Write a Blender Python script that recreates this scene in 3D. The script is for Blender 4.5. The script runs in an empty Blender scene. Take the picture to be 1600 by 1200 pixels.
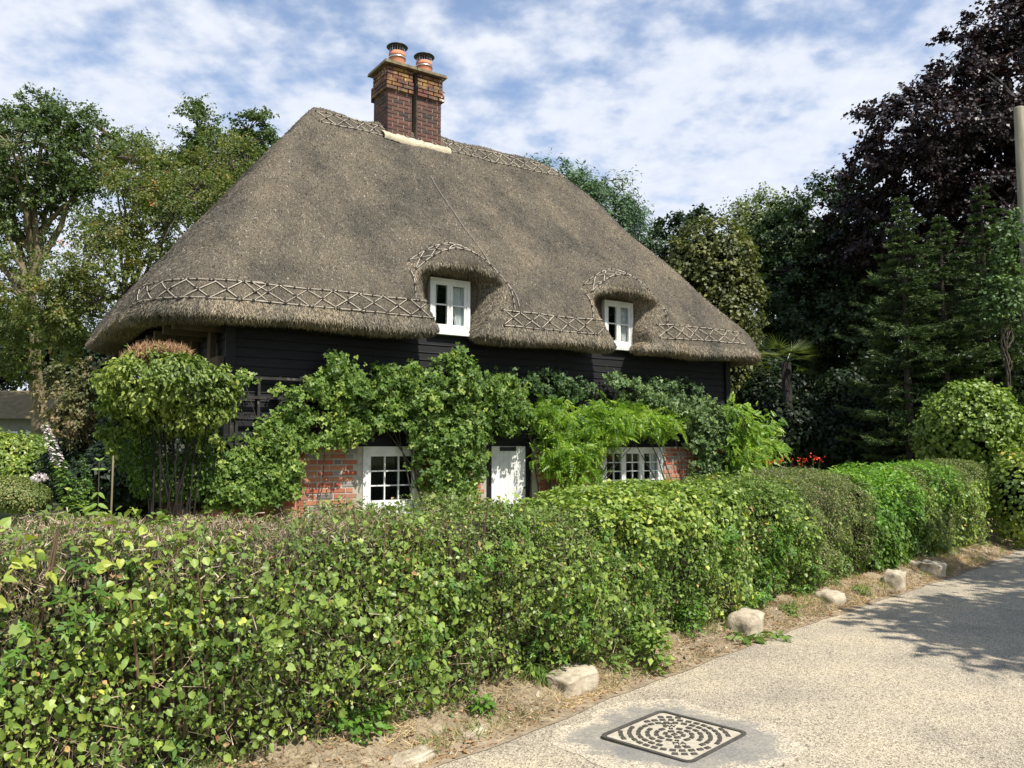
import bpy, math, random
import numpy as np
from mathutils import Vector, Matrix

rng = np.random.default_rng(7)
random.seed(7)
SC = bpy.context.scene
COL = SC.collection

# ------------------------------------------------------------------ camera, sky, sun, exposure
F = 1290.0
PITCH = math.radians(4.43)
CAMZ = 1.6
cd = bpy.data.cameras.new('camera')
cd.sensor_width = 36.0
cd.lens = 36.0 * F / 1600.0
cd.clip_start = 0.05
cd.clip_end = 3000
cam = bpy.data.objects.new('camera', cd)
cam.location = (0, 0, CAMZ)
cam.rotation_euler = (math.radians(90) + PITCH, 0, 0)
COL.objects.link(cam)
SC.camera = cam

SUN_H = np.array([0.66, -0.75]); SUN_H /= np.linalg.norm(SUN_H)
SUN_EL = math.radians(55)
S3 = Vector((SUN_H[0]*math.cos(SUN_EL), SUN_H[1]*math.cos(SUN_EL), math.sin(SUN_EL)))
sl = bpy.data.lights.new('sun', 'SUN')
sl.energy = 4.6
sl.angle = math.radians(0.5)
sl.color = (1.0, 0.95, 0.87)
so = bpy.data.objects.new('sun', sl)
so.rotation_euler = S3.to_track_quat('Z', 'Y').to_euler()
so.location = S3 * 30
COL.objects.link(so)

w = bpy.data.worlds.new('World'); SC.world = w; w.use_nodes = True
nt = w.node_tree; nt.nodes.clear()
def N(t, typ, **kw):
    n = t.nodes.new(typ)
    for k, v in kw.items(): setattr(n, k, v)
    return n
out = N(nt, 'ShaderNodeOutputWorld'); bg = N(nt, 'ShaderNodeBackground'); bg.inputs['Strength'].default_value = 0.13
sky = N(nt, 'ShaderNodeTexSky'); sky.sky_type = 'NISHITA'; sky.sun_disc = False
sky.sun_elevation = SUN_EL; sky.sun_rotation = math.atan2(SUN_H[0], SUN_H[1])
sky.air_density = 1.0; sky.dust_density = 0.6; sky.ozone_density = 2.0
tc = N(nt, 'ShaderNodeTexCoord')
sep = N(nt, 'ShaderNodeSeparateXYZ'); nt.links.new(tc.outputs['Generated'], sep.inputs[0])
def wm(op, a, b=None, c=None):
    n = N(nt, 'ShaderNodeMath', operation=op)
    for i, v in enumerate((a, b, c)):
        if v is None: continue
        if isinstance(v, (int, float)): n.inputs[i].default_value = v
        else: nt.links.new(v, n.inputs[i])
    return n.outputs[0]
zz = wm('ADD', wm('MAXIMUM', sep.outputs[2], 0.0), 0.22)
comb = N(nt, 'ShaderNodeCombineXYZ')
nt.links.new(wm('DIVIDE', sep.outputs[0], zz), comb.inputs[0]); nt.links.new(wm('DIVIDE', sep.outputs[1], zz), comb.inputs[1])
def wnoise(scale, detail, rough, dist=0.0, off=(0, 0, 0)):
    mp = N(nt, 'ShaderNodeMapping'); mp.inputs['Location'].default_value = off
    nt.links.new(comb.outputs[0], mp.inputs[0])
    n = N(nt, 'ShaderNodeTexNoise'); n.inputs['Scale'].default_value = scale; n.inputs['Detail'].default_value = detail
    n.inputs['Roughness'].default_value = rough; n.inputs['Distortion'].default_value = dist
    nt.links.new(mp.outputs[0], n.inputs['Vector']); return n.outputs[0]
big = wnoise(1.2, 3, 0.5, 0.0, (1.3, 4.1, 0))
mid = wnoise(7.5, 3, 0.5, 0.0, (0.3, 2.1, 3))
fine = wnoise(19.0, 5, 0.6, 0.0, (5, 1, 2))
dens = wm('ADD', wm('ADD', wm('MULTIPLY', big, 0.9), wm('MULTIPLY', mid, 1.25)), wm('MULTIPLY', fine, 0.5))
low = wm('MULTIPLY', wm('SUBTRACT', 0.42, sep.outputs[2]), 1.15)
dens = wm('ADD', dens, low)
mr = N(nt, 'ShaderNodeMapRange'); mr.interpolation_type = 'SMOOTHSTEP'
mr.inputs['From Min'].default_value = 0.96; mr.inputs['From Max'].default_value = 1.48
nt.links.new(dens, mr.inputs['Value']); mr.inputs['To Min'].default_value = 0.12
cl = N(nt, 'ShaderNodeValToRGB')
cl.color_ramp.elements[0].position = 0.3; cl.color_ramp.elements[0].color = (3.7, 4.05, 4.9, 1)
cl.color_ramp.elements[1].position = 0.7; cl.color_ramp.elements[1].color = (4.9, 5.05, 5.35, 1)
nt.links.new(wm('ADD', wm('MULTIPLY', mid, 0.5), wm('MULTIPLY', fine, 0.5)), cl.inputs[0])
mx = N(nt, 'ShaderNodeMix', data_type='RGBA')
nt.links.new(wm('MULTIPLY', mr.outputs[0], 0.93), mx.inputs['Factor'])
nt.links.new(sky.outputs[0], mx.inputs[6]); nt.links.new(cl.outputs[0], mx.inputs[7])
nt.links.new(mx.outputs[2], bg.inputs['Color']); nt.links.new(bg.outputs[0], out.inputs[0])

SC.view_settings.view_transform = 'Standard'
SC.view_settings.look = 'None'
SC.view_settings.exposure = 0.6
SC.view_settings.gamma = 1.0
SC.view_settings.use_curve_mapping = False
SC.render.engine = 'CYCLES'
SC.cycles.max_bounces = 6
SC.cycles.diffuse_bounces = 3
SC.cycles.transparent_max_bounces = 8

# ------------------------------------------------------------------ helpers
def pt(px, py, Y):
    "world point at depth Y that falls on pixel (px,py) of the photograph"
    cp, sp = math.cos(PITCH), math.sin(PITCH)
    r = np.array([(px-800.0), F*cp - (600-py)*sp, F*sp + (600-py)*cp])
    r *= Y / r[1]
    return r + np.array([0, 0, CAMZ])
U = np.array([math.sin(math.radians(55.8)), math.cos(math.radians(55.8)), 0.0])
V = np.array([-U[1], U[0], 0.0])
H0 = np.array([0.0, 12.6, 0.0])
def hp(a, b, z): return H0 + U*a + V*b + np.array([0, 0, z])
def hparr(P):
    P = np.asarray(P, float); return H0 + P[:, :1]*U + P[:, 1:2]*V + P[:, 2:3]*np.array([0, 0, 1.0])
def wallpt(px, py, b):
    "house coordinates (a,z) of the pixel on the vertical plane b"
    cp, sp = math.cos(PITCH), math.sin(PITCH)
    r = np.array([(px-800.0), F*cp - (600-py)*sp, F*sp + (600-py)*cp])
    n = V
    k = (np.dot(H0 + V*b, n)) / np.dot(r, n)
    p = r*k
    return float(np.dot(p - H0, U)), float(p[2] + CAMZ)

def new_obj(name, me, mat=None, parent=None, kind=None):
    o = bpy.data.objects.new(name, me); COL.objects.link(o)
    if mat is not None and len(me.materials) == 0: me.materials.append(mat)
    if parent is not None: o.parent = parent
    if kind: o['kind'] = kind
    return o
def tag(o, label, cat, group=None):
    o['label'] = label; o['category'] = cat
    if group: o['group'] = group
    return o
def thing(name, label, cat, loc=(0, 0, 0), rotz=0.0, group=None):
    o = bpy.data.objects.new(name, None); COL.objects.link(o)
    o.location = loc; o.rotation_euler = (0, 0, rotz); o.empty_display_size = 0.1
    return tag(o, label, cat, group)
def mesh_np(name, verts, faces_list, smooth=False, attrs=None):
    "faces_list: list of (n,k) int arrays"
    me = bpy.data.meshes.new(name)
    verts = np.asarray(verts, np.float32)
    me.vertices.add(len(verts)); me.vertices.foreach_set('co', verts.ravel())
    faces_list = [np.asarray(f, np.int32) for f in faces_list if len(f)]
    nl = sum(f.size for f in faces_list); nf = sum(len(f) for f in faces_list)
    me.loops.add(nl); me.polygons.add(nf)
    me.loops.foreach_set('vertex_index', np.concatenate([f.ravel() for f in faces_list]))
    tot = np.concatenate([np.full(len(f), f.shape[1], np.int32) for f in faces_list])
    st = np.concatenate([[0], np.cumsum(tot)[:-1]]).astype(np.int32)
    me.polygons.foreach_set('loop_start', st); me.polygons.foreach_set('loop_total', tot)
    me.polygons.foreach_set('use_smooth', np.full(nf, bool(smooth)))
    if attrs:
        for k, v in attrs.items():
            at = me.attributes.new(k, 'FLOAT', 'POINT'); at.data.foreach_set('value', np.asarray(v, np.float32))
    me.update(calc_edges=True); me.validate()
    return me
class MB:
    def __init__(s): s.v = []; s.f3 = []; s.f4 = []; s.n = 0
    def add(s, v, f):
        v = np.asarray(v, float); f = np.asarray(f, int)
        s.v.append(v)
        (s.f3 if f.shape[1] == 3 else s.f4).append(f + s.n); s.n += len(v); return s
    def add2(s, v, f3, f4):
        s.v.append(np.asarray(v, float))
        if len(f3): s.f3.append(np.asarray(f3, int)+s.n)
        if len(f4): s.f4.append(np.asarray(f4, int)+s.n)
        s.n += len(v)
    def box(s, lo, hi, fr=None):
        x0, y0, z0 = lo; x1, y1, z1 = hi
        v = np.array([(x0,y0,z0),(x1,y0,z0),(x1,y1,z0),(x0,y1,z0),(x0,y0,z1),(x1,y0,z1),(x1,y1,z1),(x0,y1,z1)], float)
        if fr is not None: v = fr(v)
        return s.add(v, [(0,3,2,1),(4,5,6,7),(0,1,5,4),(1,2,6,5),(2,3,7,6),(3,0,4,7)])
    def tube(s, pts, rad, n=6, cap=True):
        pts = np.asarray(pts, float); m = len(pts)
        rad = np.broadcast_to(np.asarray(rad, float), (m,))
        t = np.gradient(pts, axis=0); t /= np.linalg.norm(t, axis=1)[:, None] + 1e-9
        ref = np.array([0.0, 0, 1]) if abs(t[0][2]) < 0.9 else np.array([1.0, 0, 0])
        a = np.cross(t, ref); a /= np.linalg.norm(a, axis=1)[:, None] + 1e-9
        b = np.cross(t, a)
        an = np.arange(n)/n*2*math.pi
        v = pts[:, None] + rad[:, None, None]*(np.cos(an)[None, :, None]*a[:, None] + np.sin(an)[None, :, None]*b[:, None])
        i = np.arange(m-1)[:, None]*n; j = np.arange(n)[None]; k = (j+1) % n
        f = np.stack([i+j, i+k, i+n+k, i+n+j], -1).reshape(-1, 4)
        vv = v.reshape(-1, 3); f3 = []
        if cap:
            vv = np.vstack([vv, pts[:1], pts[-1:]])
            c0, c1 = m*n, m*n+1
            f3 = [(c0, (q+1) % n, q) for q in range(n)] + [(c1, (m-1)*n+q, (m-1)*n+(q+1) % n) for q in range(n)]
        s.add2(vv, f3, f); return s
    def lathe(s, prof, c, n=20):
        prof = np.asarray(prof, float); an = np.arange(n)/n*2*math.pi; m = len(prof)
        v = np.stack([prof[:, None, 0]*np.cos(an), prof[:, None, 0]*np.sin(an), np.repeat(prof[:, 1:2], n, 1)], -1).reshape(-1, 3) + np.array(c)
        i = np.arange(m-1)[:, None]*n; j = np.arange(n)[None]; k = (j+1) % n
        return s.add(v, np.stack([i+j, i+k, i+n+k, i+n+j], -1).reshape(-1, 4))
    def mesh(s, name, smooth=False):
        fl = []
        if s.f3: fl.append(np.concatenate(s.f3))
        if s.f4: fl.append(np.concatenate(s.f4))
        return mesh_np(name, np.concatenate(s.v), fl, smooth)
    def build(s, name, mat, parent=None, smooth=False, kind=None):
        return new_obj(name, s.mesh(name, smooth), mat, parent, kind)
def hv(v): return hparr(v)          # house frame transform for MB.box

# ------------------------------------------------------------------ materials
def mat_new(name):
    m = bpy.data.materials.new(name); m.use_nodes = True
    t = m.node_tree; t.nodes.clear()
    o = N(t, 'ShaderNodeOutputMaterial'); p = N(t, 'ShaderNodeBsdfPrincipled')
    t.links.new(p.outputs[0], o.inputs[0]); return m, t, p, o
def ramp(t, stops):
    r = N(t, 'ShaderNodeValToRGB'); e = r.color_ramp.elements
    while len(e) < len(stops): e.new(0.5)
    for x, (pos, c) in zip(e, stops): x.position = pos; x.color = (*c, 1)
    return r
def noise(t, scale, detail=4, rough=0.6, coord='Object', stretch=None, dist=0):
    c = N(t, 'ShaderNodeTexCoord'); n = N(t, 'ShaderNodeTexNoise')
    n.inputs['Scale'].default_value = scale; n.inputs['Detail'].default_value = detail; n.inputs['Roughness'].default_value = rough
    n.inputs['Distortion'].default_value = dist
    src = c.outputs[coord]
    if stretch:
        mp = N(t, 'ShaderNodeMapping'); mp.inputs['Scale'].default_value = stretch; t.links.new(src, mp.inputs[0]); src = mp.outputs[0]
    t.links.new(src, n.inputs['Vector']); return n
def bump(t, p, src, strength=0.4, dist=0.01):
    b = N(t, 'ShaderNodeBump'); b.inputs['Strength'].default_value = strength; b.inputs['Distance'].default_value = dist
    t.links.new(src, b.inputs['Height']); t.links.new(b.outputs[0], p.inputs['Normal']); return b
def mixc(t, fac, a, b, mode='MIX'):
    m = N(t, 'ShaderNodeMix', data_type='RGBA', blend_type=mode)
    for idx, v in ((0, fac), (6, a), (7, b)):
        if isinstance(v, (int, float)): m.inputs[idx].default_value = v
        elif isinstance(v, tuple): m.inputs[idx].default_value = (*v, 1)
        else: t.links.new(v, m.inputs[idx])
    return m.outputs[2]
def simple(name, stops, scale=8, rough=0.7, bstr=0.3, bdist=0.005, stretch=None, spec=0.3, metal=0, detail=6):
    m, t, p, o = mat_new(name)
    n = noise(t, scale, detail, 0.65, stretch=stretch); r = ramp(t, stops)
    t.links.new(n.outputs[0], r.inputs[0]); t.links.new(r.outputs[0], p.inputs['Base Color'])
    p.inputs['Roughness'].default_value = rough; p.inputs['Specular IOR Level'].default_value = spec; p.inputs['Metallic'].default_value = metal
    if bstr: bump(t, p, n.outputs[0], bstr, bdist)
    return m
def leafmat(name, stops, rough=0.45, trans=0.3, spec=0.4, tcol=(1.3, 1.5, 0.6), patch=0.0, gain=1.0):
    m, t, p, o = mat_new(name)
    a = N(t, 'ShaderNodeAttribute'); a.attribute_name = 'tint'
    r = ramp(t, [(q, tuple(x*gain for x in c)) for q, c in stops])
    src = a.outputs['Fac']
    if patch:
        n = noise(t, 1.3, 3, 0.5); ad = N(t, 'ShaderNodeMath', operation='MULTIPLY_ADD')
        sb = N(t, 'ShaderNodeMath', operation='SUBTRACT'); t.links.new(n.outputs[0], sb.inputs[0]); sb.inputs[1].default_value = 0.5
        t.links.new(sb.outputs[0], ad.inputs[0]); ad.inputs[1].default_value = patch; t.links.new(src, ad.inputs[2]); src = ad.outputs[0]
    t.links.new(src, r.inputs[0]); t.links.new(r.outputs[0], p.inputs['Base Color'])
    p.inputs['Roughness'].default_value = rough; p.inputs['Specular IOR Level'].default_value = spec
    tr = N(t, 'ShaderNodeBsdfTranslucent')
    t.links.new(mixc(t, 1.0, r.outputs[0], tcol, 'MULTIPLY'), tr.inputs[0])
    ms = N(t, 'ShaderNodeMixShader'); ms.inputs[0].default_value = trans
    t.links.new(p.outputs[0], ms.inputs[1]); t.links.new(tr.outputs[0], ms.inputs[2]); t.links.new(ms.outputs[0], o.inputs[0])
    return m

M = {}
# thatch surface
m, t, p, o = mat_new('thatch')
n1 = noise(t, 60, 3, 0.7, stretch=(1, 1, 0.45)); n2 = noise(t, 1.1, 6, 0.68, stretch=(1, 1, .4)); n3 = noise(t, 9, 3, 0.6)
r1 = ramp(t, [(0.25, (0.06, 0.054, 0.043)), (0.5, (0.13, 0.115, 0.09)), (0.75, (0.25, 0.22, 0.168))])
t.links.new(n1.outputs[0], r1.inputs[0])
r2 = ramp(t, [(0.34, (0.50, 0.52, 0.52)), (0.66, (1.25, 1.16, 1.02))]); t.links.new(n2.outputs[0], r2.inputs[0])
c1 = mixc(t, 1.0, r1.outputs[0], r2.outputs[0], 'MULTIPLY')
t.links.new(c1, p.inputs['Base Color']); p.inputs['Roughness'].default_value = 0.9; p.inputs['Specular IOR Level'].default_value = 0.15
b1 = bump(t, p, n1.outputs[0], 0.9, 0.03)
M['thatch'] = m
def strawmat(name, stops, rough=0.75):
    m, t, p, o = mat_new(name)
    a = N(t, 'ShaderNodeAttribute'); a.attribute_name = 'tint'
    r = ramp(t, stops); t.links.new(a.outputs['Fac'], r.inputs[0])
    n = noise(t, 1.1, 6, 0.68, stretch=(1, 1, .4)); r2 = ramp(t, [(0.34, (0.50, 0.52, 0.52)), (0.5, (0.92, 0.9, 0.87)), (0.66, (1.32, 1.22, 1.06))]); t.links.new(n.outputs[0], r2.inputs[0])
    t.links.new(mixc(t, 1.0, r.outputs[0], r2.outputs[0], 'MULTIPLY'), p.inputs['Base Color'])
    p.inputs['Roughness'].default_value = rough; p.inputs['Specular IOR Level'].default_value = 0.2
    return m
M['straw'] = strawmat('weathered_straw', [(0, (0.055, 0.051, 0.043)), (0.5, (0.155, 0.140, 0.114)), (0.85, (0.28, 0.255, 0.21)), (1, (0.45, 0.41, 0.335))])
M['straw_edge'] = strawmat('lit_cut_straw', [(0, (0.13, 0.112, 0.083)), (0.5, (0.33, 0.285, 0.21)), (1, (0.60, 0.53, 0.40))])  # cut straw, colour also lightened so eave and dormer cheeks look sunlit
M['hazel'] = simple('hazel_rod', [(0.3, (0.34, 0.29, 0.22)), (0.7, (0.62, 0.56, 0.46))], 12, 0.7, 0.3, 0.004)
M['spar'] = simple('spar', [(0.3, (0.03, 0.025, 0.02)), (0.7, (0.06, 0.05, 0.04))], 12)
# black weatherboard
m, t, p, o = mat_new('black_boards')
n = noise(t, 3, 8, 0.7, stretch=(1, 1, 12)); r = ramp(t, [(0.3, (0.006, 0.0065, 0.007)), (0.6, (0.013, 0.0135, 0.014)), (0.8, (0.05, 0.048, 0.044))])
t.links.new(n.outputs[0], r.inputs[0]); t.links.new(r.outputs[0], p.inputs['Base Color']); p.inputs['Roughness'].default_value = 0.6; p.inputs['Specular IOR Level'].default_value = 0.25
bump(t, p, n.outputs[0], 0.4, 0.004); M['board'] = m
M['oldtimber'] = simple('old_timber', [(0.3, (0.05, 0.037, 0.024)), (0.7, (0.13, 0.10, 0.065))], 6, 0.8, 0.5, 0.01, (1, 1, 0.2))
M['trellis'] = simple('trellis_wood', [(0.35, (0.02, 0.018, 0.016)), (0.6, (0.04, 0.037, 0.032)), (0.74, (0.32, 0.31, 0.28))], 9, 0.8, 0.4, 0.005)
# bricks
def brickmat(name, stops, lich=False, wear=(0.30, 0.26, 0.2)):
    m, t, p, o = mat_new(name)
    oi_ = N(t, 'ShaderNodeObjectInfo'); ge_ = N(t, 'ShaderNodeNewGeometry'); ad_ = N(t, 'ShaderNodeMath', operation='ADD'); oi = N(t, 'ShaderNodeMath', operation='FRACT'); t.links.new(oi_.outputs['Random'], ad_.inputs[0]); t.links.new(ge_.outputs['Random Per Island'], ad_.inputs[1]); t.links.new(ad_.outputs[0], oi.inputs[0]); r = ramp(t, stops); r.color_ramp.interpolation = 'CONSTANT'
    t.links.new(oi.outputs[0], r.inputs[0])
    n = noise(t, 9, 6, 0.65); r2 = ramp(t, [(0.3, (0.72, 0.72, 0.72)), (0.7, (1.2, 1.2, 1.2))]); t.links.new(n.outputs[0], r2.inputs[0])
    c = mixc(t, 1.0, r.outputs[0], r2.outputs[0], 'MULTIPLY')
    if lich:
        g = N(t, 'ShaderNodeNewGeometry'); n4 = N(t, 'ShaderNodeTexNoise'); n4.inputs['Scale'].default_value = 4.5; n4.inputs['Detail'].default_value = 6; n4.inputs['Roughness'].default_value = .6
        t.links.new(g.outputs['Position'], n4.inputs['Vector'])
        r4 = ramp(t, [(0.47, (0, 0, 0)), (0.58, (1, 1, 1))]); t.links.new(n4.outputs[0], r4.inputs[0])
        c = mixc(t, r4.outputs[0], c, (0.27, 0.155, 0.045))
        n5 = N(t, 'ShaderNodeTexNoise'); n5.inputs['Scale'].default_value = 9; n5.inputs['Detail'].default_value = 3
        t.links.new(g.outputs['Position'], n5.inputs['Vector']); r5 = ramp(t, [(0.66, (0, 0, 0)), (0.68, (1, 1, 1))]); t.links.new(n5.outputs[0], r5.inputs[0])
        c = mixc(t, r5.outputs[0], c, (0.62, 0.62, 0.58))
    t.links.new(c, p.inputs['Base Color']); p.inputs['Roughness'].default_value = 0.85; bump(t, p, n.outputs[0], 0.5, 0.006)
    return m
R_ = (0.33, 0.11, 0.065); O_ = (0.40, 0.16, 0.09); G_ = (0.24, 0.21, 0.19); D_ = (0.16, 0.075, 0.055)
M['brick'] = brickmat('orange_red_brick', [(0, R_), (0.22, O_), (0.4, G_), (0.5, (0.34, 0.09, 0.05)), (0.68, (0.15, 0.12, 0.12)), (0.74, O_), (0.88, (0.32, 0.15, 0.1))])
M['cbrick'] = brickmat('dark_red_brick', [(0, (0.095, 0.040, 0.030)), (0.3, (0.06, 0.033, 0.028)), (0.5, (0.125, 0.052, 0.037)), (0.7, (0.042, 0.029, 0.026)), (0.85, (0.085, 0.04, 0.03))])
M['lbrick'] = brickmat('lichened_brick', [(0, (0.13, 0.05, 0.035)), (0.4, (0.085, 0.042, 0.035)), (0.7, (0.10, 0.06, 0.045))], True)
M['mortar'] = simple('lime_mortar', [(0.3, (0.30, 0.27, 0.22)), (0.7, (0.50, 0.46, 0.38))], 14, 0.95, 0.5, 0.006)
M['dmortar'] = simple('sooty_mortar', [(0.3, (0.12, 0.10, 0.08)), (0.7, (0.32, 0.27, 0.21))], 7, 0.95, 0.5, 0.006)
M['cream'] = simple('cream_mortar', [(0.3, (0.36, 0.31, 0.21)), (0.7, (0.60, 0.53, 0.38))], 6, 0.9, 0.5, 0.01)
M['capstone'] = simple('cap_stone', [(0.35, (0.11, 0.09, 0.065)), (0.6, (0.22, 0.18, 0.10)), (0.75, (0.30, 0.25, 0.12))], 7, 0.9, 0.6, 0.01)
M['pot'] = simple('terracotta', [(0.3, (0.42, 0.15, 0.08)), (0.7, (0.60, 0.26, 0.15))], 6, 0.7, 0.15)
M['steel'] = simple('steel', [(0.3, (0.55, 0.55, 0.55)), (0.7, (0.75, 0.75, 0.75))], 6, 0.35, 0.05, metal=0.9)
M['cowl'] = simple('cowl_black', [(0.3, (0.02, 0.022, 0.025)), (0.7, (0.04, 0.042, 0.045))], 6, 0.4, 0.05)
M['white'] = simple('white_paint', [(0.32, (0.52, 0.52, 0.48)), (0.5, (0.72, 0.72, 0.69)), (0.7, (0.78, 0.78, 0.75))], 3, 0.45, 0.2, 0.003)
M['curtain'] = simple('lace_curtain', [(0.4, (0.62, 0.63, 0.64)), (0.6, (0.84, 0.84, 0.84))], 5, 0.9, 0.5, 0.02, (6, 6, 0.3))
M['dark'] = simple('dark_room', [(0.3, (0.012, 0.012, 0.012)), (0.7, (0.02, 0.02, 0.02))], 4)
M['iron'] = simple('black_iron', [(0.3, (0.015, 0.015, 0.015)), (0.7, (0.03, 0.03, 0.03))], 20, 0.5)
for gname, ior_ in (('glass', 1.5), ('sheen', 2.1)):
  m, t, p, o = mat_new('window_glass')
  gl = N(t, 'ShaderNodeBsdfGlossy'); gl.inputs['Roughness'].default_value = 0.03; gl.inputs[0].default_value = (0.9, 0.95, 1, 1)
  tp = N(t, 'ShaderNodeBsdfTransparent'); tp.inputs[0].default_value = (0.92, 0.95, 0.94, 1)
  fr = N(t, 'ShaderNodeFresnel'); fr.inputs[0].default_value = ior_
  ms = N(t, 'ShaderNodeMixShader'); bf_ = N(t, 'ShaderNodeNewGeometry'); iv_ = N(t, 'ShaderNodeMath', operation='SUBTRACT'); iv_.inputs[0].default_value = 1.0; t.links.new(bf_.outputs['Backfacing'], iv_.inputs[1]); ml_ = N(t, 'ShaderNodeMath', operation='MULTIPLY'); t.links.new(fr.outputs[0], ml_.inputs[0]); t.links.new(iv_.outputs[0], ml_.inputs[1]); t.links.new(ml_.outputs[0], ms.inputs[0]); t.links.new(tp.outputs[0], ms.inputs[1]); t.links.new(gl.outputs[0], ms.inputs[2])
  t.links.new(ms.outputs[0], o.inputs[0]); t.nodes.remove(p); M[gname] = m
# ground
m, t, p, o = mat_new('road_chippings')
v = N(t, 'ShaderNodeTexVoronoi'); v.inputs['Scale'].default_value = 118; c = N(t, 'ShaderNodeTexCoord')
wn = noise(t, 30, 2, 0.5, dist=0.5)
t.links.new(c.outputs['Object'], v.inputs['Vector'])
bw = N(t, 'ShaderNodeRGBToBW'); t.links.new(v.outputs['Color'], bw.inputs[0])
r = ramp(t, [(0.12, (0.135, 0.113, 0.084)), (0.33, (0.33, 0.28, 0.205)), (0.6, (0.48, 0.415, 0.305)), (0.9, (0.61, 0.535, 0.40))]); t.links.new(bw.outputs[0], r.inputs[0])
n2 = noise(t, 0.9, 6, 0.65); r2 = ramp(t, [(0.35, (0.70, 0.70, 0.71)), (0.5, (0.93, 0.92, 0.9)), (0.68, (1.14, 1.10, 1.0))]); t.links.new(n2.outputs[0], r2.inputs[0])
cc = mixc(t, 1.0, r.outputs[0], r2.outputs[0], 'MULTIPLY')
nst = noise(t, 3.0, 3, 0.5); rst = ramp(t, [(0.76, (0, 0, 0)), (0.79, (0.5, 0.5, 0.5))]); t.links.new(nst.outputs[0], rst.inputs[0])
cc = mixc(t, rst.outputs[0], cc, (0.6, 0.55, 0.43))
t.links.new(cc, p.inputs['Base Color']); p.inputs['Roughness'].default_value = 0.85
bump(t, p, v.outputs['Distance'], 0.7, 0.008); M['road'] = m
m, t, p, o = mat_new('tar_patch')
n = noise(t, 70, 3, 0.6); n2 = noise(t, 2.4, 5, 0.65)
r = ramp(t, [(0.3, (0.17, 0.165, 0.15)), (0.7, (0.30, 0.28, 0.245))]); t.links.new(n.outputs[0], r.inputs[0])
r2 = ramp(t, [(0.35, (0.75, 0.76, 0.78)), (0.65, (1.2, 1.15, 1.02))]); t.links.new(n2.outputs[0], r2.inputs[0])
pc_ = mixc(t, 1.0, r.outputs[0], r2.outputs[0], 'MULTIPLY')
vv = N(t, 'ShaderNodeTexVoronoi'); vv.inputs['Scale'].default_value = 118; tc_ = N(t, 'ShaderNodeTexCoord'); t.links.new(tc_.outputs['Object'], vv.inputs['Vector'])
b2 = N(t, 'ShaderNodeRGBToBW'); t.links.new(vv.outputs['Color'], b2.inputs[0])
r3 = ramp(t, [(0.12, (0.135, 0.113, 0.084)), (0.33, (0.33, 0.28, 0.205)), (0.6, (0.48, 0.415, 0.305)), (0.9, (0.61, 0.535, 0.40))]); t.links.new(b2.outputs[0], r3.inputs[0])
at = N(t, 'ShaderNodeAttribute'); at.attribute_name = 'tint'; n9 = noise(t, 7, 6, 0.7)
ad = N(t, 'ShaderNodeMath', operation='ADD'); t.links.new(at.outputs['Fac'], ad.inputs[0]); t.links.new(n9.outputs[0], ad.inputs[1])
r9 = ramp(t, [(0.62, (0, 0, 0)), (0.70, (1, 1, 1))]); mm = N(t, 'ShaderNodeMath', operation='MULTIPLY'); mm.inputs[1].default_value = 0.5; t.links.new(ad.outputs[0], mm.inputs[0]); t.links.new(mm.outputs[0], r9.inputs[0])
t.links.new(mixc(t, r9.outputs[0], pc_, r3.outputs[0]), p.inputs['Base Color']); p.inputs['Roughness'].default_value = 0.85; bump(t, p, n.outputs[0], 0.4, 0.004); M['patch'] = m
M['soil'] = simple('dry_soil', [(0.3, (0.15, 0.115, 0.075)), (0.5, (0.26, 0.205, 0.135)), (0.72, (0.40, 0.33, 0.22))], 10, 0.95, 0.8, 0.03)
M['lawn'] = simple('lawn', [(0.3, (0.07, 0.09, 0.03)), (0.5, (0.12, 0.14, 0.045)), (0.7, (0.2, 0.19, 0.08))], 3, 0.95, 0.8, 0.04)
M['stone'] = simple('kerb_stone', [(0.32, (0.17, 0.135, 0.09)), (0.48, (0.42, 0.36, 0.26)), (0.7, (0.58, 0.52, 0.39))], 5, 0.9, 0.9, 0.04, detail=10)
M['castiron'] = simple('cast_iron', [(0.3, (0.05, 0.045, 0.038)), (0.7, (0.10, 0.09, 0.07))], 15, 0.6, 0.3)
M['dust'] = simple('dusty_iron', [(0.3, (0.34, 0.30, 0.23)), (0.7, (0.50, 0.45, 0.34))], 25, 0.85, 0.3)
M['bark'] = simple('bark', [(0.3, (0.05, 0.042, 0.032)), (0.7, (0.12, 0.10, 0.075))], 7, 0.9, 0.8, 0.03, (1, 1, 0.3))
M['darkbark'] = simple('dark_bark', [(0.3, (0.012, 0.010, 0.009)), (0.7, (0.028, 0.024, 0.02))], 7, 0.9, 0.8, 0.03, (1, 1, 0.3))
M['palebark'] = simple('pale_bark', [(0.3, (0.10, 0.08, 0.045)), (0.7, (0.25, 0.205, 0.12))], 4, 0.9, 0.6, 0.02, (1, 1, 0.5))
M['pole'] = simple('pole_wood', [(0.3, (0.20, 0.18, 0.12)), (0.7, (0.36, 0.33, 0.24))], 5, 0.85, 0.5, 0.01, (3, 3, 0.3))
M['twig'] = strawmat('clipped_twigs', [(0, (0.13, 0.09, 0.055)), (0.6, (0.34, 0.27, 0.18)), (1, (0.58, 0.49, 0.37))])
M['core'] = simple('hedge_light_block', [(0.3, (0.018, 0.02, 0.01)), (0.7, (0.06, 0.055, 0.03))], 12, 0.95)  # dark colour of the slab added inside hedges to block light
M['shade'] = simple('painted_core_shade', [(0.3, (0.004, 0.006, 0.003)), (0.7, (0.010, 0.013, 0.006))], 12, 1.0, spec=0.0)  # near-black: shade within the bushes is painted into this colour
M['drygrass'] = strawmat('dry_grass', [(0, (0.28, 0.2, 0.10)), (0.5, (0.46, 0.36, 0.19)), (1, (0.62, 0.52, 0.31))])
g = lambda *a: [(x, c) for x, c in a]
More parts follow.
